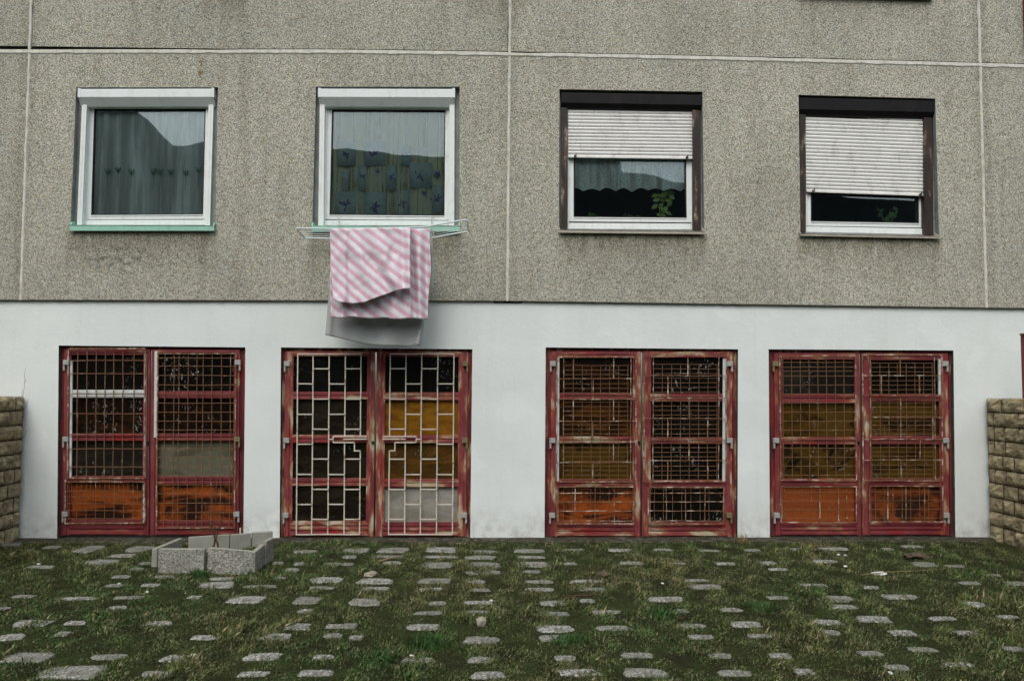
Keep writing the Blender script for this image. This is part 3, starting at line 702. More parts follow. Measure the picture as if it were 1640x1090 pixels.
# door 2, staggered brick pattern
def yb(v): return 520 + v / 2.595
def xb(v): return 420 + v / 2.595
for side, xs in (('l', (148, 212, 279, 346, 411)), ('r', (532, 598, 663, 730, 797))):
    X = [xb(v) for v in xs]; vs, hs, sp = [], [], []
    for i, x in enumerate(X):
        inner = (side == 'l' and i == 4) or (side == 'r' and i == 0)
        if inner: vs += [(x, yb(120), yb(463)), (x, yb(523), yb(872))]
        elif (side == 'l' and i == 3) or (side == 'r' and i == 1): vs += [(x, yb(120), yb(463)), (x, yb(489), yb(872))]
        else: vs += [(x, yb(120), yb(872))]
    for c in range(4):
        even = (c % 2 == 0) if side == 'l' else (c % 2 == 1)
        for y in ((245, 371, 495, 621, 745) if even else (182, 308, 433, 557, 683, 807)):
            if y in (495,) and ((side == 'l' and c >= 2) or (side == 'r' and c <= 1)): continue
            hs.append((yb(y), X[c], X[c + 1]))
    hs += [(yb(121), X[0], X[4]), (yb(870), X[0], X[4])]
    if side == 'l':
        hs += [(yb(463), xb(298), xb(438)), (yb(488), xb(298), xb(386)), (yb(474), xb(340), xb(438)), (yb(523), xb(385), xb(411)), (yb(475), xb(279), xb(298))]
        vs += [(xb(298), yb(463), yb(488)), (xb(386), yb(488), yb(523))]
    else:
        hs += [(yb(463), xb(504), xb(643)), (yb(488), xb(555), xb(643)), (yb(474), xb(504), xb(600)), (yb(523), xb(530), xb(556)), (yb(475), xb(643), xb(663))]
        vs += [(xb(643), yb(463), yb(488)), (xb(555), yb(488), yb(523))]
    vs = [(x, t, b) for x, t, b in vs]
    grille(1, GM, [(vs, hs, .028, 2.5, .5, 2)])
# door 3 and the right leaf of door 4
def dense(di, x0, x1, y0, y1, mx0, mx1, my0, sx, sy, main_h, main_v, brick):
    vs = [(x, my0, y1 - 2) for x in fr(mx0, mx1, sx)]; hs = [(y, mx0, mx1) for y in fr(my0, y1 - 2, sy)]
    hs = [h for h in hs if not any(abs(h[0] - r) < 1.5 for r in main_h)]
    grille(di, GM, [(vs, hs, .040, 1.0, .8, 0), ([(x, y0, y1) for x in main_v], [(y, x0, x1) for y in main_h], .028, 1.6, .9, 1),
                    ([(x0, y0, y1), (x1, y0, y1)], [(y0, x0, x1), (y1, x0, x1)], .027, 2.3, .9, 1), (brick, [], .027, 2.2, .9, 1)])
dense(2, 892, 1019, 571.5, 771, 903.5, 1007, 585, 14.6, 7.3, [606, 639, 674, 707, 740], [903, 1010.7], [(918.5, 572, 606), (918.5, 640, 674), (983, 572, 606), (983, 640, 674), (950, 606, 640), (950, 674, 707), (983, 707, 740), (950, 740, 772)])
dense(2, 1032, 1163, 568, 770, 1046.4, 1150, 583, 14.6, 7.4, [601.4, 637, 669.7, 703.5, 737], [1046.4, 1151.4], [(1070, 603, 637), (1101.5, 568, 602), (1104, 637, 670), (1070, 670, 704), (1133.8, 670, 704), (1104, 704, 737), (1070, 737, 770), (1133.8, 737, 770)])
dense(2, 893, 1016, 779, 838, 903.5, 1007, 782, 14.6, 80, [789, 803, 817.6, 833.6], [922, 954, 985], [])
dense(2, 1039, 1160, 780, 838, 1049, 1150, 783, 14.6, 80, [789, 803, 817.6, 833.6], [1068, 1099, 1130], [])
grille(3, GM, [([(x, 570, 768) for x in fr(1253.5, 1365, 13.95)], [(y, 1247, 1372) for y in fr(587.5, 765, 14.4)] + [(y, 1253, 1365) for y in (573, 580, 594)], .034, 1.3, .8, 0),
               ([(1248.5, 570, 768), (1370, 570, 768)], [(569.6, 1248, 1370), (768, 1248, 1370)], .030, 2.2, .8, 1)])
dense(3, 1381, 1508, 568, 769, 1395, 1496, 581, 14.0, 7.1, [601, 633, 668, 703, 736], [1393, 1496.5], [(1441.5, 568, 601), (1411, 601, 633), (1472, 601, 633), (1441.5, 636, 668), (1493, 668, 703), (1441.5, 668, 700), (1472, 703, 736), (1441.5, 736, 769)])
grille(3, GM, [([(x, 779, 836) for x in fr(1255, 1362, 14.2)], [(y, 1248, 1370) for y in (788, 801.7, 815.7, 829.5)], .034, 1.2, .8, 0),
               ([(1248.6, 778, 837), (1311, 779, 837), (1341, 779, 837), (1369.6, 778, 837)], [(779, 1248, 1370), (836, 1248, 1370)], .031, 2.0, .8, 1)])
grille(3, GM, [([(x, 779, 834) for x in fr(1400, 1495, 14.2)], [(y, 1391, 1507) for y in (787, 801, 815, 829)], .036, 1.1, .8, 0),
               ([(1391, 778, 835), (1420, 779, 835), (1449, 779, 835), (1479, 779, 835), (1508, 778, 835)], [(778, 1391, 1508), (835, 1391, 1508)], .031, 2.0, .8, 1)])

# ------------------------------------------------------------------ ground
def hz(x, y):
    e = min(1, max(0, (-y - .15) / .5))
    return e * (.022 * nz(x * .7, y * .7, 1) + .010 * nz(x * 2.3, y * 2.3, 4)) - .004
def gm():
    m = NT('mossy_soil', .95, .1)
    a = m.ramp(m.noise(3.2, 8, None, .65), [(.3, (.026, .024, .013)), (.44, (.036, .042, .014)), (.56, (.045, .070, .018)), (.75, (.080, .085, .032))])
    a = m.mix(m.ramp(m.noise(22, 6, None, .7), [(.4, 0), (.7, .7)]), a, (.022, .018, .010))
    a = m.mix(m.ramp(m.noise(50, 4, m.mapp((1, 1, 1), (5, 5, 5)), .7), [(.55, 0), (.75, .8)]), a, (.13, .105, .06))
    m.color(a); m.bump(m.math('ADD', m.noise(38, 6), m.noise(120, 4)), 1.0, .03); return m.mat
xs = [-400, -120, -40, -15] + list(np.arange(-8, 8.01, .06)) + [15, 40, 120, 400]
ys = [-400, -120, -40, -15] + list(np.arange(-6.6, .31, .06)) + [12, 60, 300]
mb = MB(); mb.grid([[(x, y, hz(x, y) if abs(x) < 8.1 and y > -6.7 else -.01) for x in xs] for y in ys])
o = mb.build('ground', gm(), smooth=True, fix=False); tag(o, kind='structure')
# strip of old concrete along the base of the wall
rows = []
for k in range(620):
    x = -6 + 12.4 * k / 619; wv = .15 + .09 * nz(x * 1.3, 8) + .05 * nz(x * 5, 3)
    rows.append([(x, .2, .012 + .006 * nz(x * 3, 1)), (x, -.02, .014 + .008 * nz(x * 3, 2)), (x, -wv * .6, .010 + .02 * nz(x * 9, 9)), (x, -wv, .006), (x, -wv - .02, -.06)])
mb = MB(); mb.grid(rows)
m = NT('old_kerb', .95, .1); a = m.ramp(m.noise(12, 8, None, .7), [(.3, (.018, .017, .010)), (.5, (.05, .047, .033)), (.66, (.12, .11, .09)), (.8, (.19, .18, .155))])
m.color(a); m.bump(m.noise(60, 5), .8, .012)
o = mb.build('kerb_strip', m.mat, smooth=True, fix=False); tag(o, kind='structure')

# pavers: (crop x, crop y, width, height) read from three enlargements
PV = [(0, [(45,95,90),(250,105,70),(430,112,100,40),(665,112,110,30),(590,142,130,20),(490,175,140,25),(700,182,60),(75,150,50),(195,203,110),(650,215,60),(545,290,80),(720,292,80),(580,250,80),(785,250,90),(1065,260,120),(1280,258,150),(1030,292,160,25),(1245,295,150),(1455,132,110),(1430,188,50),(1395,216,60),(1325,185,50),(1590,188,80),(1560,265,140,25),(1540,300,120),(110,342,100),(380,350,150),(615,350,130),(930,350,60),(1170,358,160,35),(1465,362,120,35),(560,398,80),(1460,410,70),(20,400,40),(155,468,160,35),(360,470,90),(760,473,120),(1395,483,170,30),(1600,484,90),(55,535,110,30),(300,522,60),(975,536,120),(1320,536,140,28),(1590,530,80),(130,635,220,50),(520,628,150),(840,630,130,32),(1255,630,160,30),(1545,632,90),(350,700,280,60),(750,708,140),(1210,710,130),(1505,712,160,25)]),
 (550, [(60,125,120,22),(240,124,140,22),(470,122,150,24),(665,125,140,20),(890,123,140,20),(1100,117,100,10),(1320,121,110,14),(1525,118,90,12),(30,155,60),(220,155,150,16),(465,153,160,14),(655,157,140,18),(900,153,120,8),(20,187,50),(230,182,90),(450,190,150,28),(670,193,160,28),(905,187,160,28),(1085,185,60,8),(1375,183,120,16),(670,227,160,20),(900,224,80,10),(150,268,160,30),(435,270,140,24),(630,273,90,18),(935,270,130,16),(1165,270,150,16),(140,304,130,16),(420,306,110,10),(655,310,90,12),(935,308,130,16),(1190,308,120,18),(95,370,140,36),(450,375,80,16),(650,370,140,20),(1000,372,120,24),(1165,362,70,20),(1535,357,160,22),(405,420,130,18),(645,420,120,18),(1010,422,120,16),(1255,415,130,16),(30,484,70,24),(375,490,150,28),(1010,494,170,36),(1290,494,160,24),(660,550,150,28),(1000,545,130,30),(60,538,60),(350,642,130,16),(655,645,120,28),(1060,643,100,26),(1400,628,160,26),(690,722,150,32),(1120,715,190,32),(1435,712,200,40)]),
 (1090, [(135,120,100,12),(345,120,70,14),(565,116,80,8),(730,115,140,16),(990,113,50,14),(1105,104,100,14),(-20,181,90,12),(215,180,90,14),(415,178,80,20),(465,210,90,10),(685,180,110,18),(1165,190,110,24),(1310,197,80,12),(70,265,120,14),(120,300,150,22),(630,290,140,12),(1480,237,90,10),(1600,277,110,20),(1380,282,90,10),(905,298,70,10),(735,350,180,30),(780,393,120,22),(1050,342,160,24),(1405,380,110,28),(0,412,60,14),(240,408,100,16),(465,352,100,10),(925,455,160,30),(1250,443,130,20),(60,483,120,20),(310,478,140,26),(700,470,140,26),(1565,440,90,20),(1365,510,110,24),(710,518,100,20),(1060,520,120,24),(100,540,120,14),(380,532,120,16),(185,628,110,18),(480,628,100,16),(900,620,110,16),(1325,665,130,14),(260,708,160,28),(590,706,90,18),(1030,685,110,20),(1590,590,100,20),(1150,595,130,16)])]
m = NT('paver_aggregate', .95, .12); c = m.sep(m.voro(95)); c2 = m.sep(m.voro(150, m.mapp((1, 1, 1), (3, 1, 2))))
a = m.ramp(m.math('ADD', m.math('MULTIPLY', c[0], .6), m.math('MULTIPLY', c2[0], .4)), [(.15, (.09, .09, .08)), (.4, (.29, .29, .27)), (.62, (.44, .44, .41)), (.85, (.66, .66, .62))])
a = m.mix(m.ramp(m.noise(9, 7, None, .7), [(.46, 0), (.66, .8)]), a, (.07, .07, .035))
a = m.mix(m.math('ADD', .15, m.math('MULTIPLY', m.rnd(), .55)), a, (.13, .135, .105))
m.color(a); m.bump(m.math('ADD', c[0], m.noise(90, 3)), .7, .01); pavm = m.mat
pav = []
for x0, lst in PV:
    for e in lst:
        cx, cy, wd = e[:3]; hh = e[3] if len(e) > 3 else 15
        pav.append((x0 + cx / 2.982, 840 + cy / 2.982, wd / 2.982, hh / 2.982))
paver_world = []
rowsy = [881, 892, 903, 916, 930, 943, 963, 980, 1003, 1021, 1053, 1079]
ordn = ['first', 'second', 'third', 'fourth', 'fifth', 'sixth', 'seventh', 'eighth', 'ninth', 'tenth', 'eleventh', 'twelfth', 'thirteenth', 'fourteenth', 'fifteenth', 'sixteenth', 'seventeenth', 'eighteenth', 'nineteenth', 'twentieth', 'twenty-first', 'twenty-second', 'twenty-third']
byrow = {}
for p in pav: byrow.setdefault(min(range(12), key=lambda i: abs(rowsy[i] - p[1])), []).append(p)
for ri in sorted(byrow):
    for ci, (px, py, pw, ph) in enumerate(sorted(byrow[ri])):
        c_ = G(px, py); sc = (c_.y + D) / F
        hw = pw * sc / 2 * .97
        far, near = G(px, py - ph / 2), G(px, py + ph / 2); hd = max(.04, (far.y - near.y) / 2 * (.90 if ph > 7 else .74))
        paver_world.append((c_.x, c_.y, hw, hd))
        z0 = hz(c_.x, c_.y) + .003 + random.uniform(-.002, .004); N = 40; tx, ty = random.uniform(-.02, .02), random.uniform(-.03, .03); sd_ = random.uniform(0, 99)
        mb = MB(); top, rim, bot = [], [], []
        inn = []
        for j in range(N):
            a = j * 2 * math.pi / N; ca, sa = math.cos(a), math.sin(a); e = .52
            rx, ry = math.copysign(abs(ca) ** e, ca), math.copysign(abs(sa) ** e, sa)
            wob = 1.06 + .26 * nz(ca * 1.5 + sd_, sa * 1.5) + .12 * nz(ca * 5 + sd_, sa * 5)
            x, y = hw * rx * wob, hd * ry * wob
            inn.append((x * .55, y * .55, .006 + x * tx * .5 + y * ty * .5 + .002 * nz(x * 20, y * 20, sd_)))
            top.append((x * .93, y * .93, .005 + x * tx + y * ty)); rim.append((x, y, -.002 + x * tx + y * ty)); bot.append((x, y, -.045))
        vs = [(0, 0, .008)] + inn + top + rim + bot
        fs = [(0, 1 + j, 1 + (j + 1) % N) for j in range(N)]
        for L_ in range(3):
            b = 1 + L_ * N; fs += [(b + j, b + N + j, b + N + (j + 1) % N, b + (j + 1) % N) for j in range(N)]
        mb.add(vs, fs); o = mb.build('paving_stone', pavm, smooth=True)
        o.location = (c_.x, c_.y, z0)
        size = 'broad' if pw > 50 else ('small' if pw < 28 else 'pale')
        tag(o, f'{size} pebbly concrete paver, {ordn[ci]} from left in {ordn[ri]} row out from wall', 'paving stone', 'concrete pavers sunk in the grass')
pw_arr = np.array(paver_world)

# ------------------------------------------------------------------ concrete planter of loose slabs
slabm = NT('planter_aggregate', .95, .12); m = slabm; c = m.sep(m.voro(110))
a = m.ramp(m.math('ADD', m.math('MULTIPLY', c[0], .6), m.math('MULTIPLY', m.noise(120, 3), .4)), [(.2, (.11, .11, .09)), (.45, (.24, .24, .205)), (.65, (.34, .34, .30)), (.85, (.50, .49, .44))])
a = m.mix(m.ramp(m.noise(4, 7, None, .65), [(.5, 0), (.72, .7)]), a, (.085, .085, .07)); m.color(a); m.bump(c[0], .45, .006); slabA = m.mat
slabB = plain('cast_concrete', (.33, .33, .28), .9, .15, .25, (.18, .18, .13), 7, .4)
pl = empty('concrete_planter', (-3.3, -.6, 0)); tag(pl, 'ring of loose grey concrete slabs in the grass before the leftmost red door', 'planter')
def slab(p0, p1, z0t, z1t, thick=.045, out=1, zb=-.05, inner=False):
    """p0,p1 world xy of the outer face, heights of the top at both ends"""
    a = Vector((p0[0], p0[1], 0)); b = Vector((p1[0], p1[1], 0)); d = (b - a).normalized(); n = Vector((d.y, -d.x, 0)) * out
    mb = MB(); N = 10; loc = Vector(pl.location)
    f0, f1 = [], []
    i0, i1 = a - n * thick, b - n * thick
    q = [Vector((a.x, a.y, zb)), Vector((a.x, a.y, z0t)), Vector((b.x, b.y, z1t)), Vector((b.x, b.y, zb))]
    r = [Vector((i0.x, i0.y, zb)), Vector((i0.x, i0.y, z0t)), Vector((i1.x, i1.y, z1t)), Vector((i1.x, i1.y, zb))]
    q = [v - loc for v in q]; r = [v - loc for v in r]
    mb.add(q + r, [(0, 1, 2, 3)], 0); mb.add(q + r, [(7, 6, 5, 4), (0, 4, 5, 1), (1, 5, 6, 2), (2, 6, 7, 3), (3, 7, 4, 0)], 1)
    import bmesh
    if inner: mb.m = [1, 0] + [1] * 4
    o = mb.build('side_slab', [slabA, slabB], pl, fix=False)
    bm = bmesh.new(); bm.from_mesh(o.data); bmesh.ops.remove_doubles(bm, verts=bm.verts, dist=1e-5); bmesh.ops.recalc_face_normals(bm, faces=bm.faces); bm.to_mesh(o.data); bm.free()
    b_ = o.modifiers.new('bevel', 'BEVEL'); b_.width = .006; b_.segments = 2
def gz(px, pb, pt):
    g_ = G(px, pb); return (g_.x, g_.y), P(px, pt, g_.y).z
def SL(pxa, ba, ta, pxb, bb, tb, **kw):
    (a, za), (b, zb_) = gz(pxa, ba, ta), gz(pxb, bb, tb); slab(a, b, za, zb_, **kw)
SL(252.5, 917.5, 878.5, 326, 919, 878.5)                   # front left
SL(331.5, 919.5, 876.5, 408, 921, 883)                     # front right
SL(251, 906, 878, 292.5, 883, 861, thick=.05, inner=True)             # left side going back
SL(301, 884, 860, 367, 881, 855.5, thick=.04, inner=True)        # back left
SL(369, 881, 856, 402, 877, 853, thick=.04, inner=True)
SL(403, 876.5, 852.5, 436.5, 874, 850.5, thick=.04, inner=True)        # back right
SL(409, 917, 883.5, 424, 905, 870.5, thick=.045)
SL(426, 904, 866.5, 438.5, 896, 860.5, thick=.05)
# bare shrub in it
barkm = plain('bare_bark', (.10, .055, .035), .9, .1, .4)
gb = G(344, 888); sh = MB()
def twig(pts, r, tp_=.4): sh.tube([(P(x, y, gb.y + dy)) for x, y, dy in pts], r, 6, taper=tp_)
twig([(341, 889, 0), (340, 878, 0), (345, 866, .02), (342, 855, .03), (337, 842, .05), (330, 822, .05), (328, 806, .04)], .009)
twig([(345, 889, 0), (349, 880, 0), (349, 870, -.02), (344, 860, -.02), (341, 845, 0), (340, 820, .02), (341, 780, .02)], .009)
twig([(347, 889, .02), (350, 878, .02), (346, 862, .03), (350, 848, .03), (358, 826, .05), (362, 800, .05), (365, 790, .05)], .008)
twig([(342, 889, -.02), (343, 872, -.02), (345, 850, -.02), (343, 830, 0), (346, 795, 0), (347, 765, .0)], .007)
twig([(349, 852, .03), (354, 842, .03), (351, 826, .05)], .004)
twig([(337, 842, .05), (333, 836, .06), (334, 815, .06)], .0035)
o = sh.build('bare_shrub', barkm, smooth=True); tag(o, 'leafless shrub of thin brown stems growing inside the concrete planter', 'shrub')

# ------------------------------------------------------------------ grass
def blades():
    NB = 1250000
    x = rng.uniform(-6.3, 6.6, NB); y = rng.uniform(-5.6, -.03, NB)
    dist = y + D; keep = np.abs(x - .0) < dist * .72 + .7; x, y = x[keep], y[keep]
    # cheap smooth noise by summed sines
    def sn(x, y, f, s):
        r = np.random.default_rng(s); v = np.zeros_like(x)
        for _ in range(9):
            a = r.uniform(0, 6.28); ff = f * r.uniform(.5, 1.7); v += np.sin((x * math.cos(a) + y * math.sin(a)) * ff + r.uniform(0, 6.28))
        return v / 3
    d1 = sn(x, y, 2.2, 1); d2 = sn(x, y, 9, 2); d3 = sn(x, y, 26, 3)
    dens = np.clip(.70 + .15 * d1 + .14 * d2 + .16 * d3, .38, 1)
    keep = rng.uniform(0, 1, len(x)) < dens
    cov = np.zeros(len(x))
    for (cx, cy, hw, hd) in paver_world:
        r = (np.abs((x - cx) / (hw * 1.0))) ** 3 + (np.abs((y - cy) / (hd * 1.0))) ** 3
        cov = np.maximum(cov, np.clip(1.15 - r, 0, 1))
    keep &= ~((cov > .50 + .35 * d3 + .2 * d2) & (rng.uniform(0, 1, len(x)) < .965))
    edge = y > -.17 - .08 * d2; keep &= ~(edge & (rng.uniform(0, 1, len(x)) < .88))
    x, y, d1, d2, d3 = x[keep], y[keep], d1[keep], d2[keep], d3[keep]
    n = len(x)
    z = np.array([hz(a, b) for a, b in zip(x, y)]) - .004
    tuft = np.clip(sn(x, y, 5.5, 8) - .72, 0, .6)
    ln = rng.uniform(.010, .027, n) * (1 + 1.5 * tuft + .25 * d2.clip(-1, 1)) ; ln *= (1 + .3 * d3.clip(-1, 1)) * (1 + .15 * d2.clip(-1, 1)); ln *= np.where(rng.uniform(0, 1, n) < .025, 2.0, 1)
    wd = rng.uniform(.0016, .0040, n) * (1 + .5 * tuft)
    az = rng.uniform(0, 6.283, n); lean = rng.uniform(.35, 1.45, n) - .4 * tuft
    hx_, hy_ = np.cos(az) * np.sin(lean), np.sin(az) * np.sin(lean); up_z = np.cos(lean)
    wa = az + math.pi / 2 + rng.uniform(-.5, .5, n)
    px_, py_ = np.cos(wa) * wd, np.sin(wa) * wd
    V = np.zeros((n, 4, 3))
    V[:, 0] = np.stack([x - px_, y - py_, z], 1); V[:, 1] = np.stack([x + px_, y + py_, z], 1)
    mx = .55; V[:, 2] = np.stack([x + hx_ * ln * mx * .8 + px_ * .9, y + hy_ * ln * mx * .8 + py_ * .9, z + up_z * ln * mx * 1.15], 1)
    V[:, 3] = np.stack([x + hx_ * ln, y + hy_ * ln, z + np.maximum(up_z * ln, .006)], 1)
    me = bpy.data.meshes.new('grass'); me.vertices.add(4 * n); me.vertices.foreach_set('co', V.reshape(-1))
    base = (np.arange(n) * 4)[:, None]; loops = (base + np.array([[0, 1, 2, 0, 2, 3]])).reshape(-1)
    me.loops.add(6 * n); me.loops.foreach_set('vertex_index', loops.astype(np.int32))
    me.polygons.add(2 * n); me.polygons.foreach_set('loop_start', (np.arange(2 * n) * 3).astype(np.int32)); me.polygons.foreach_set('loop_total', np.full(2 * n, 3, np.int32))
    me.update(calc_edges=True)
    green = np.array([.056, .100, .026]); olive = np.array([.105, .108, .036]); straw = np.array([.22, .18, .095]); dark = np.array([.022, .048, .014])
    t = np.clip(.5 + .35 * d1 - .25 * (x < -1) + .20 * rng.normal(size=n), 0, 1)[:, None]
    c = green * (1 - t) + olive * t
    u = (rng.uniform(0, 1, n) < .15 + .20 * np.clip(d2, 0, 1) + .10 * np.clip(d1, 0, 1)); c[u] = straw * rng.uniform(.5, 1.2, (u.sum(), 1))
    k = rng.uniform(0, 1, n) < .25; c[k] = dark * rng.uniform(.8, 1.5, (k.sum(), 1))
    c *= rng.uniform(.55, 1.5, (n, 1)); c *= (1 + .35 * d3.clip(-1, 1))[:, None]; c *= .92 + .25 * tuft[:, None]
    ca = np.ones((n, 4, 4)); ca[:, :, :3] = c[:, None, :]
    at = me.color_attributes.new('tint', 'FLOAT_COLOR', 'POINT'); at.data.foreach_set('color', ca.reshape(-1))
    m = NT('grass_blades', .6, .25); an = m.t.nodes.new('ShaderNodeAttribute'); an.attribute_name = 'tint'; m.color(an.outputs['Color'])
    me.materials.append(m.mat); o = bpy.data.objects.new('grass', me); COL.objects.link(o)
    tag(o, 'short patchy grass and moss growing between the pavers', 'grass', kind='stuff')
blades()
# a few loose leafy weeds at the foot of the walls, straw by the planter
def tuftobj(px, py, h, n, col, label, spread=.09, wid=.004):
    b = G(px, py); mb = MB()
    for i in range(n):
        a = random.uniform(0, 6.28); r_ = random.uniform(0, spread * .4); r_ *= 3.2; x, y = b.x + r_ * math.cos(a), b.y + r_ * math.sin(a) * .6
        z = hz(x, y) - .01; L_ = h * random.uniform(.5, 1); lx, ly = spread * random.uniform(-.45, .45), spread * random.uniform(-.45, .3)
        s = Vector((math.cos(a + 1.5), math.sin(a + 1.5), 0)) * wid
        p0, p1, p2 = Vector((x, y, z)), Vector((x + lx * .4, y + ly * .4, z + L_ * .7)), Vector((x + lx, y + ly, z + L_))
        mb.add([p0 - s, p0 + s, p1 + s * .8, p1 - s * .8, p2], [(0, 1, 2, 3), (3, 2, 4)])
    o = mb.build('grass_tuft', col, fix=False); tag(o, label, 'weed'); return o
gt = plain('tuft_green', (.055, .13, .033), .6, .25, .5, None, 30); gs = plain('tuft_straw', (.26, .19, .085), .8, .2, .4, None, 30)
tuftobj(690, 1032, .10, 260, gt, 'largest green grass tuft in the foreground, left of centre', .13)
tuftobj(605, 1056, .08, 140, gt, 'bright green grass tuft at lower left of the largest tuft', .14)
tuftobj(912, 1028, .07, 170, gt, 'green grass tuft touching the right end of a bright paver', .12)
tuftobj(1060, 984, .08, 130, gt, 'green grass tuft in the lawn below the third double door', .15)
tuftobj(1222, 976, .08, 120, gt, 'green grass tuft in the lawn below the right end of the third door', .16)
tuftobj(318, 922, .07, 170, gt, 'green tuft against the gap between the two front planter slabs', .10)
tuftobj(402, 921, .06, 150, gt, 'green tuft at the right front corner of the planter', .10)
tuftobj(270, 920, .03, 130, gs, 'straw coloured dry grass at the left front foot of the planter', .14, .003)
tuftobj(372, 924, .03, 150, gs, 'straw coloured dry grass along the right front planter slab', .16, .003)
tuftobj(1190, 868, .13, 46, gs, 'dry weeds at the foot of the narrow white pier', .12, .003)

# ------------------------------------------------------------------ stone side walls
def stonemat(name, seed, tone):
    m = NT(name, .95, .1); f = m.noise(9, 8, m.mapp((1, 1, 1), (seed, 0, 0)), .7)
    a = m.ramp(f, [(.3, tuple(x * .25 for x in tone)), (.5, tuple(x * .8 for x in tone)), (.7, tuple(min(.6, x * 1.5) for x in tone))])
    a = m.mix(m.ramp(m.noise(2.5, 5, m.mapp((1, 1, 1), (2, seed, 0))), [(.45, 0), (.7, .6)]), a, tuple(x * .35 for x in tone))
    m.color(a); m.bump(m.noise(28, 6, None, .7), .8, .02); return m.mat
st1 = stonemat('split_stone', 1, (.43, .36, .22)); mort = plain('dark_mortar', (.035, .03, .024), .95, .1)
def stonewall(xface, side, label, seed, nrow, H):
    """perpendicular to the facade; visible face at x=xface looking towards -side"""
    root = empty('stone_wall', (xface, 0, 0)); tag(root, label, 'wall')
    random.seed(seed); rh = H / nrow; mb = MB(); th = .32 * side
    for r in range(nrow):
        z0 = -.03 + rh * r if r == 0 else rh * r; z1 = rh * (r + 1); y = -.0 - (.0 if r % 2 else .0); first = True
        while y > -4.2:
            L_ = random.choice((.19, .24, .38, .42)) * (.6 if first else 1); first = False
            y1 = max(y - L_, -4.2); gpp = .006
            ny, nzn = max(3, int((y - y1) / .025)), 7; pts = []
            dep = random.uniform(-.012, .012)
            for a in range(nzn + 1):
                row = []
                for b in range(ny + 1):
                    yy = y - gpp + (y1 + gpp - (y - gpp)) * b / ny; zz = z0 + gpp + (z1 - z0 - 2 * gpp) * a / nzn
                    ev = min(a, nzn - a, b, ny - b); k = 0 if ev == 0 else (.7 if ev == 1 else 1)
                    bulge = k * (.028 + .026 * nz(yy * 9 + seed, zz * 9, r) + .016 * nz(yy * 26, zz * 26, seed)) + dep * k
                    row.append((-side * bulge, yy, zz + (.004 * nz(yy * 4, r, 3))))
                pts.append(row)
            mb.grid(pts)
            # top / bottom closure into the joint
            mb.grid([[(p[0], p[1], p[2]) for p in pts[-1]], [(side * .30, p[1], p[2] + (.006 if r == nrow - 1 else -.0)) for p in pts[-1]]])
            y = y1
    # coping roughness on the top, and core
    mb.build('stone_face', st1, root, smooth=False)
    c_ = MB(); a, b = sorted((side * .012, side * .30)); c_.box(a, b, -4.2, .02, -.1, H - .015); c_.build('wall_core', mort, root)
    return root
XL, XR = P(33, 760).x, P(1584, 760).x
stonewall(XL, -1, 'rough yellow-brown stone wall at the left edge of the yard', 11, 10, P(36, 634).z)
stonewall(XR, 1, 'rough brown stone wall at the right edge of the yard, below the railing', 23, 10, P(1584, 637).z)
# stones at the foot of the right wall
def rock(px, py, r, col, label, sq=(1, .8, .6), name='stone', cat='stone', z=0):
    b = G(px, py); import bmesh
    bm = bmesh.new(); bmesh.ops.create_icosphere(bm, subdivisions=1 if 'blocky' in label or 'rubble' in label else 3, radius=r); s = random.uniform(0, 99)
    for v in bm.verts:
        c = v.co.normalized(); f = 1 + .35 * nz(c.x * 1.3 + s, c.y * 1.3, c.z * 1.3) + .1 * nz(c.x * 5 + s, c.y * 5, c.z * 5)
        v.co = Vector((v.co.x * sq[0], v.co.y * sq[1], v.co.z * sq[2])) * f
    me = bpy.data.meshes.new(name); bm.to_mesh(me); bm.free(); me.materials.append(col); o = bpy.data.objects.new(name, me); COL.objects.link(o)
    o.location = (b.x, b.y, hz(b.x, b.y) + r * sq[2] * .5 + z); o.rotation_euler = (random.uniform(-.2, .2), random.uniform(-.2, .2), random.uniform(0, 3)); tag(o, label, cat); return o
stA = plain('pale_stone', (.34, .31, .24), .9, .15, .3, (.15, .14, .1), 30, .5); stB = plain('brown_stone', (.12, .09, .065), .9, .15, .4, (.05, .04, .03), 30, .5)
stW = plain('white_paper', (.72, .72, .70), .8, .2, .1); stG = plain('grey_rubble', (.26, .26, .24), .9, .15, .3, (.12, .12, .1), 30, .5)
rock(593, 922, .065, stA, 'pale rounded stone lying on a paver below the second door', (1.1, .8, .45))
rock(771, 999, .055, stA, 'pale blocky stone in the grass in the centre foreground', (.9, .8, .8))
rock(967, 924, .05, stB, 'brown clod of earth beside the twig on a paver', (1, .8, .8))
rock(1467, 892, .10, stB, 'flat brown stone in the grass below the fourth door', (1.3, .9, .35))
rock(1557, 857, .11, stG, 'broken grey rubble against the white wall beside the right stone wall', (1.3, .7, .6))
rock(1407, 921, .05, stW, 'pale flat stone on the grass before the fourth door', (1.3, .8, .35))
litter = [(235, 949, 'white scrap in the grass left of the planter front'), (191, 935, 'white crumpled scrap on a paver below the leftmost door'), (489, 977, 'white crumpled scrap in grass right of the planter'),
          (310, 1047, 'white scrap on the right end of a foreground paver'), (62, 903, 'white scrap at the left beside the stone wall foot'), (1343, 889, 'left of two white scraps before the fourth door'),
          (1354, 890, 'right of two white scraps before the fourth door'), (1354, 908, 'white scrap just below the pair before the fourth door'), (1426, 1080, 'white scrap at the bottom edge right of centre'),
          (659, 1049, 'white scrap on a foreground paver left of centre'), (1061, 934, 'tiny white scrap in the grass below the third door'), (787, 961, 'tiny white scrap on a paver in the centre')]
for lx, ly, lb in litter:
    rock(lx, ly, .014 if 'tiny' not in lb else .012, stW, lb, (1.2, 1, .6), 'litter_scrap', 'litter')
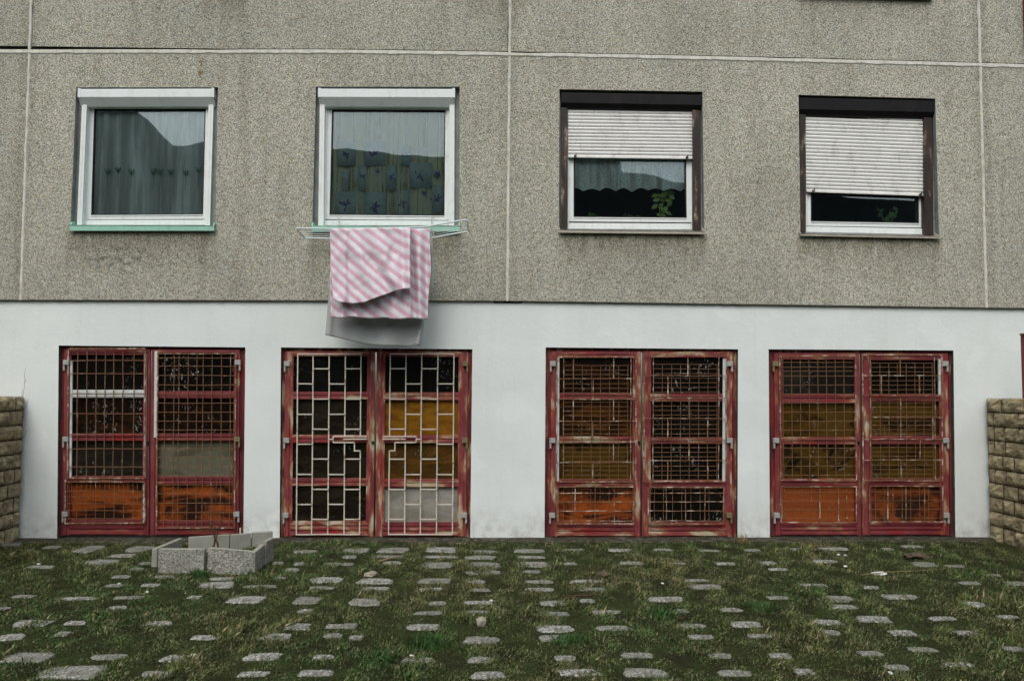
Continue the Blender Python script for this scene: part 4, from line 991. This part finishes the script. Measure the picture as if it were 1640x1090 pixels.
def stick(pts, r, label):
    mb = MB(); P3 = [G(x, y) for x, y in pts]; mb.tube([(p.x, p.y, hz(p.x, p.y) + .02 + .01 * i % 2) for i, p in enumerate(P3)], r, 6, taper=.5)
    o = mb.build('twig', barkm if 'brown' in label else gs, smooth=True); tag(o, label, 'twig')
stick([(905, 962), (925, 958), (945, 961), (960, 957)], .007, 'brown twig lying in the grass below the third door')
stick([(1378, 925), (1420, 922), (1480, 921), (1530, 917)], .004, 'long straw stalk lying on the grass before the fourth door')
stick([(605, 902), (622, 899), (640, 897)], .009, 'pale straw stalk lying on pavers below the second door')
stick([(1085, 994), (1100, 993)], .008, 'brown twig at the right, short piece beyond a foreground paver')

# ------------------------------------------------------------------ dry climber by the left wall
mb = MB()
def cl(pts, r): mb.tube([P(x, y, -.03 + dy) for x, y, dy in pts], r, 5, taper=.4)
cl([(32, 740, -.03), (33, 700, -.02), (38, 660, 0), (36, 640, 0), (40, 612, 0), (39, 600, 0), (41, 590, 0)], .003)
cl([(31, 712, -.02), (37, 700, 0), (43, 690, 0), (47, 682, 0)], .003)
cl([(38, 655, 0), (43, 648, 0), (45, 640, 0)], .003); cl([(38, 645, 0), (35, 632, 0), (36, 622, 0)], .003); cl([(39, 612, 0), (43, 607, 0)], .0025)
o = mb.build('dry_climber', barkm); tag(o, 'thin dry climbing stems on the white wall beside the left stone wall', 'plant')

# ------------------------------------------------------------------ railing on the right wall
redp = worn('railing_paint', .1, (.13, .022, .024), 40)
rl = empty('railing', (XR, 0, P(1584, 637).z)); tag(rl, 'dark red metal railing on top of the right stone wall', 'railing')
yR = -.42; pt, pb = P(1637.5, 537, yR), P(1637.5, 637, yR); ox = Vector(rl.location)
for k in range(4):
    mb = MB(); y = yR - k * 1.1; mb.box(pt.x - .012 - ox.x, pt.x + .012 - ox.x, y - .012, y + .016, -.03, pt.z - ox.z); mb.build('post', redp, rl, bevel=.002)
mb = MB(); mb.box(pt.x - .018 - ox.x, pt.x + .025 - ox.x, yR - 3.5, yR + .02, pt.z - ox.z, pt.z - ox.z + .022); mb.build('top_rail', redp, rl, bevel=.003)
mb = MB(); a, b = P(1644, 79, -.05), P(1650, 0, -.05)
mb.box(a.x, a.x + .05, -.06, -.01, a.z, a.z + 3.0); o = mb.build('red_post', redp, bevel=.003); tag(o, 'dark red metal post at the upper right corner of the facade', 'post')

# ------------------------------------------------------------------ drying rack and laundry
rk = empty('drying_rack', P(612, 370, 0)); tag(rk, 'white wire drying rack hooked on the sill of the second window', 'drying rack'); ro = Vector(rk.location)
YO, YI = -.52, -.10
def loc_(p): return Vector(p) - ro
mb = MB()
outer = [P(488, 381, YI), P(474.5, 367, YO), P(476, 365.3, YO), P(540, 366.5, YO), P(612, 366, YO), P(679, 363.5, YO), P(715, 357, YO), P(746, 352, YO), P(748.5, 353, YO), P(750, 368, YI), P(748, 371, YI), P(720, 375.5, YI), P(693, 380.5, YI), P(612, 382, YI), P(528, 382, YI), P(488, 381, YI)]
mb.tube([loc_(p) for p in outer], .009, 6)
for k in range(1, 4):
    y = YI + (YO - YI) * k / 4; t = k / 4
    a = P(486 - 9 * t, 381 - 13 * t, y); b = P(692, 380 - 14 * t, y); mb.tube([loc_(a), loc_(b)], .003, 5)
    c = P(749, 370 - 15 * t, y); mb.tube([loc_(b), loc_(c)], .003, 5)
for x in (543, 692):
    mb.tube([loc_(P(x, 381, YI)), loc_(P(x - 1, 366, YO))], .005, 5)
mb.build('wire_frame', M['wire'], rk)
for x in (543, 692):
    mb = MB()
    for s_ in (-2.4, 2.4):
        mb.tube([loc_(P(x + s_, 381, YI)), loc_(P(x + s_ * .8, 374, -.07)), loc_(P(x + s_ * .5, 357, -.03)), loc_(P(x, 350, .02)), loc_(P(x + s_ * 1.4, 347.5, .06))], .0035, 5)
    mb.build('hook', M['metal'], rk)
# pink striped sheet, folded over the rack
m = NT('pink_striped_cotton', .9, .15)
uv = m.t.nodes.new('ShaderNodeUVMap'); uv.uv_map = 'cloth'; s = m.xyz(uv.outputs[0])
ph = m.math('FRACT', m.math('ADD', m.math('MULTIPLY', m.math('ADD', s[1], m.math('MULTIPLY', s[0], .74)), 8.0), m.math('MULTIPLY', m.noise(2.0, 1, uv.outputs[0]), .5)))
a = m.ramp(ph, [(.0, (.68, .67, .71)), (.30, (.70, .68, .72)), (.40, (.65, .54, .59)), (.52, (.58, .32, .40)), (.60, (.62, .45, .52)), (.68, (.59, .34, .42)), (.86, (.64, .50, .56)), (.97, (.68, .66, .70))])
a = m.mix(.08, a, m.noise(300, 2), 'OVERLAY'); m.color(a); m.bump(m.noise(400, 2), .15, .002)
m.b.inputs['Sheen Weight'].default_value = .1
pinkm = m.mat
def cloth(name, layers, mat, label, cat, thick=.004):
    verts, faces, uvs = [], [], []
    for pts, uvg in layers:
        nr, nc = len(pts), len(pts[0]); b = len(verts); verts += [tuple(p) for r in pts for p in r]; uvs += [q for r in uvg for q in r]
        faces += [(b + i * nc + j, b + i * nc + j + 1, b + (i + 1) * nc + j + 1, b + (i + 1) * nc + j) for i in range(nr - 1) for j in range(nc - 1)]
    me = bpy.data.meshes.new(name); me.from_pydata(verts, [], faces); me.materials.append(mat)
    ul = me.uv_layers.new(name='cloth'); 
    for lp in me.loops: ul.data[lp.index].uv = uvs[lp.vertex_index]
    me.polygons.foreach_set('use_smooth', [True] * len(me.polygons)); o = bpy.data.objects.new(name, me); COL.objects.link(o)
    so_ = o.modifiers.new('thickness', 'SOLIDIFY'); so_.thickness = thick; so_.offset = 0
    tag(o, label, cat); return o
def interp(t, pts):
    for (a, va), (b, vb) in zip(pts, pts[1:]):
        if t <= b: k = (t - a) / (b - a); return va + (vb - va) * k
    return pts[-1][1]
NR, NC = 60, 90
def layer(xl, xr, top, bottom, ybase, fold, uo, vo, warp=None):
    pts, uvg = [], []
    for i in range(NR + 1):
        v = i / NR; row, ur = [], []
        for j in range(NC + 1):
            u = j / NC; t, b = top(u), bottom(u); py = t + (b - t) * v; xa, xb_ = xl(v), xr(v); px = xa + (xb_ - xa) * u
            dy = fold(u, v, px, py); y = ybase + dy; p = P(px, py, y)
            wx, wy = (warp(px, py) if warp else (0, 0))
            row.append(p); ur.append((px / S + uo + wx + dy * .3, -py / S + vo + wy))
        pts.append(row); uvg.append(ur)
    return pts, uvg
def g_(x, c, w_): return math.exp(-((x - c) / w_) ** 2)
def fold_front(u, v, px, py):
    k = min(1, v * 3)
    c = 580 + 75 * (v ** .8)           # drape fold sweeping down to the right
    d = -.030 * g_(px, 560 + 45 * v, 13) * k - .034 * g_(px, 592 + 50 * v, 11) * k * (1 - .5 * v) + .02 * g_(px, 575 + 50 * v, 9) * k
    d += -.05 * g_(px, 655, 5) * min(1, v * 2 + .3) + .018 * g_(px, 645, 6)
    d *= 1.5; d += k * (-.022 * g_(px, 552, 3.5) * (1 - .6 * v) + .020 * g_(px, 560, 5) - .018 * g_(px, 574 + 14 * v, 4) * (1 - .7 * v) - .015 * g_(px, 608, 6) * (1 - v))
    d += -.05 * v * v + .022 * nz(px * .05, py * .03, 2) + .005 * nz(px * .17, py * .1, 4)
    q = (px - 555) - (py - 370) * .75
    d += k * (.013 * g_(q, 0, 7) - .014 * g_(q, 14, 8) + .013 * g_(q, 30, 8) - .012 * g_(q, 44, 9))
    d += .03 * g_(px, 628, 7) * g_(py, 408, 14) - .03 * g_(px, 618, 8) * g_(py, 414, 12)
    return d
def fold_back(u, v, px, py):
    k = min(1, v * 3)
    d = .038 * math.sin((px - 655) * .30 - 1.2 * v) * (1.3 if px > 655 else .3) * k * (1.1 - .5 * v) + .014 * nz(px * .06, py * .03, 8) - .02 * g_(px, 664 + 8 * v, 4) * k
    d += -.03 * g_(px, 548, 5) * v + .004 * nz(px * .25, py * .1, 4)
    return d - .02 * v
topw = lambda u: 366.6 + .6 * math.sin(u * 9) - 1.0 * u
front = layer(lambda v: 528.7 + 5 * v * v, lambda v: 657.6, lambda u: topw(u * .8), lambda u: interp(u, [(0, 480), (.08, 483.5), (.24, 486), (.4, 484), (.55, 477), (.75, 468), (.9, 462.5), (1, 461.5)]) + .6 * nz(u * 9, 1),
              -.60, fold_front, 0, 0, lambda x, y: (0, .30 * (x - 528) / S - .24 * ((x - 528) / S) ** 2))
back = layer(lambda v: 529 + .5 * math.sin(v * 8), lambda v: 688.5 + 3 * g_(v, .45, .2) - 3.5 * v, lambda u: topw(u) - .2, lambda u: 507.5 + 3.5 * u + 1.3 * nz(u * 7, 3) + .8 * math.sin(u * 20),
             -.535, fold_back, .33, .21)
hang = lambda y0, y1: None
# short fold over the wires joins both layers at the top
ft, fu = front[0][0], front[1][0]; tp_pts, tp_uv = [], []
for s_ in range(7):
    a = s_ / 6 * math.pi; row, ur = [], []
    for j in range(NC + 1):
        p = ft[j]; row.append((p.x, p.y + (1 - math.cos(a)) * .035, p.z + math.sin(a) * .010)); ur.append((fu[j][0], fu[j][1] + s_ * .01))
    tp_pts.append(row); tp_uv.append(ur)
cloth('striped_sheet', [front, back, (tp_pts, tp_uv)], pinkm, 'pink and white diagonally striped sheet folded over the drying rack', 'sheet')

m = NT('grey_cotton', .9, .15); a = m.mix(m.noise(6, 4, m.mapp((1, 1, .3))), (.33, .36, .35), (.44, .47, .46)); a = m.mix(m.ramp(m.noise(3, 4, m.mapp((1, 1, 1), (3, 3, 3))), [(.5, 0), (.75, .5)]), a, (.42, .35, .35)); m.color(a)
def fold_g(u, v, px, py):
    d = .018 * math.sin(u * 17) * (.4 + .6 * v) + .012 * nz(px * .05, py * .02, 5)
    return d - .05 * g_(u, .97, .02) * v - .02 * g_(u, .04, .03)
grey = layer(lambda v: 531 - 10 * v ** 1.5, lambda v: 690 - 17 * v ** 2, lambda u: 371.5, lambda u: interp(u, [(0, 536), (.2, 543), (.42, 551), (.65, 553.5), (.9, 555), (.945, 551.5), (1, 553.6)]), -.36, fold_g, 0, 0)
strip = layer(lambda v: 688 + 2 * v, lambda v: 692.5 + 2.5 * v, lambda u: 371, lambda u: 463 - u * 2, -.40, lambda u, v, px, py: .01 * math.sin(v * 6 + u * 2), 0, 0)
cloth('grey_sheet', [grey, strip], m.mat, 'thin grey sheet hanging behind the pink striped one', 'sheet')

# ------------------------------------------------------------------ block across the yard, which the panes mirror
ob = empty('opposite_building', (0, -39, 0)); tag(ob, 'dark apartment block across the yard, seen mirrored in the window panes', 'building')
YB = -(D + 30); tot = D - YB      # mirrored distance from the camera
def OX(s): return s * (D + (-YB)) ; 
tot = D + (-YB)
obm = plain('opposite_facade', (.10, .105, .10), .9, .2, .25, (.06, .06, .055), .4); obw = plain('opposite_glass', (.03, .035, .04), .2, .5)
prof = [(-1.6, .36), (-.455, .36), (-.385, .296), (-.35, .302), (-.20, .297), (-.05, .287), (.085, .285), (.086, .33), (.166, .33), (.167, .276), (.2, .270), (.26, .256), (.9, .22), (1.6, .22)]
f = [(s_ * tot, EYE + e * tot) for s_, e in prof]
mb = MB()
for (xa, za), (xb2, zb2) in zip(f, f[1:]):
    mb.hexa([(xa, YB + 39, -.5), (xa, YB + 39, za), (xb2, YB + 39, zb2), (xb2, YB + 39, -.5)], [(xa * 1.3, YB + 27, -.5), (xa * 1.3, YB + 27, za), (xb2 * 1.3, YB + 27, zb2), (xb2 * 1.3, YB + 27, -.5)])
mb.build('wall', obm, ob)
mb = MB()
for r in range(4):
    for c in range(-14, 15):
        mb.box(c * 3.1 - .7, c * 3.1 + .7, YB + 38.9, YB + 39.04, 1.2 + r * 2.8, 2.6 + r * 2.8)
o = mb.build('window_row', obw, ob)
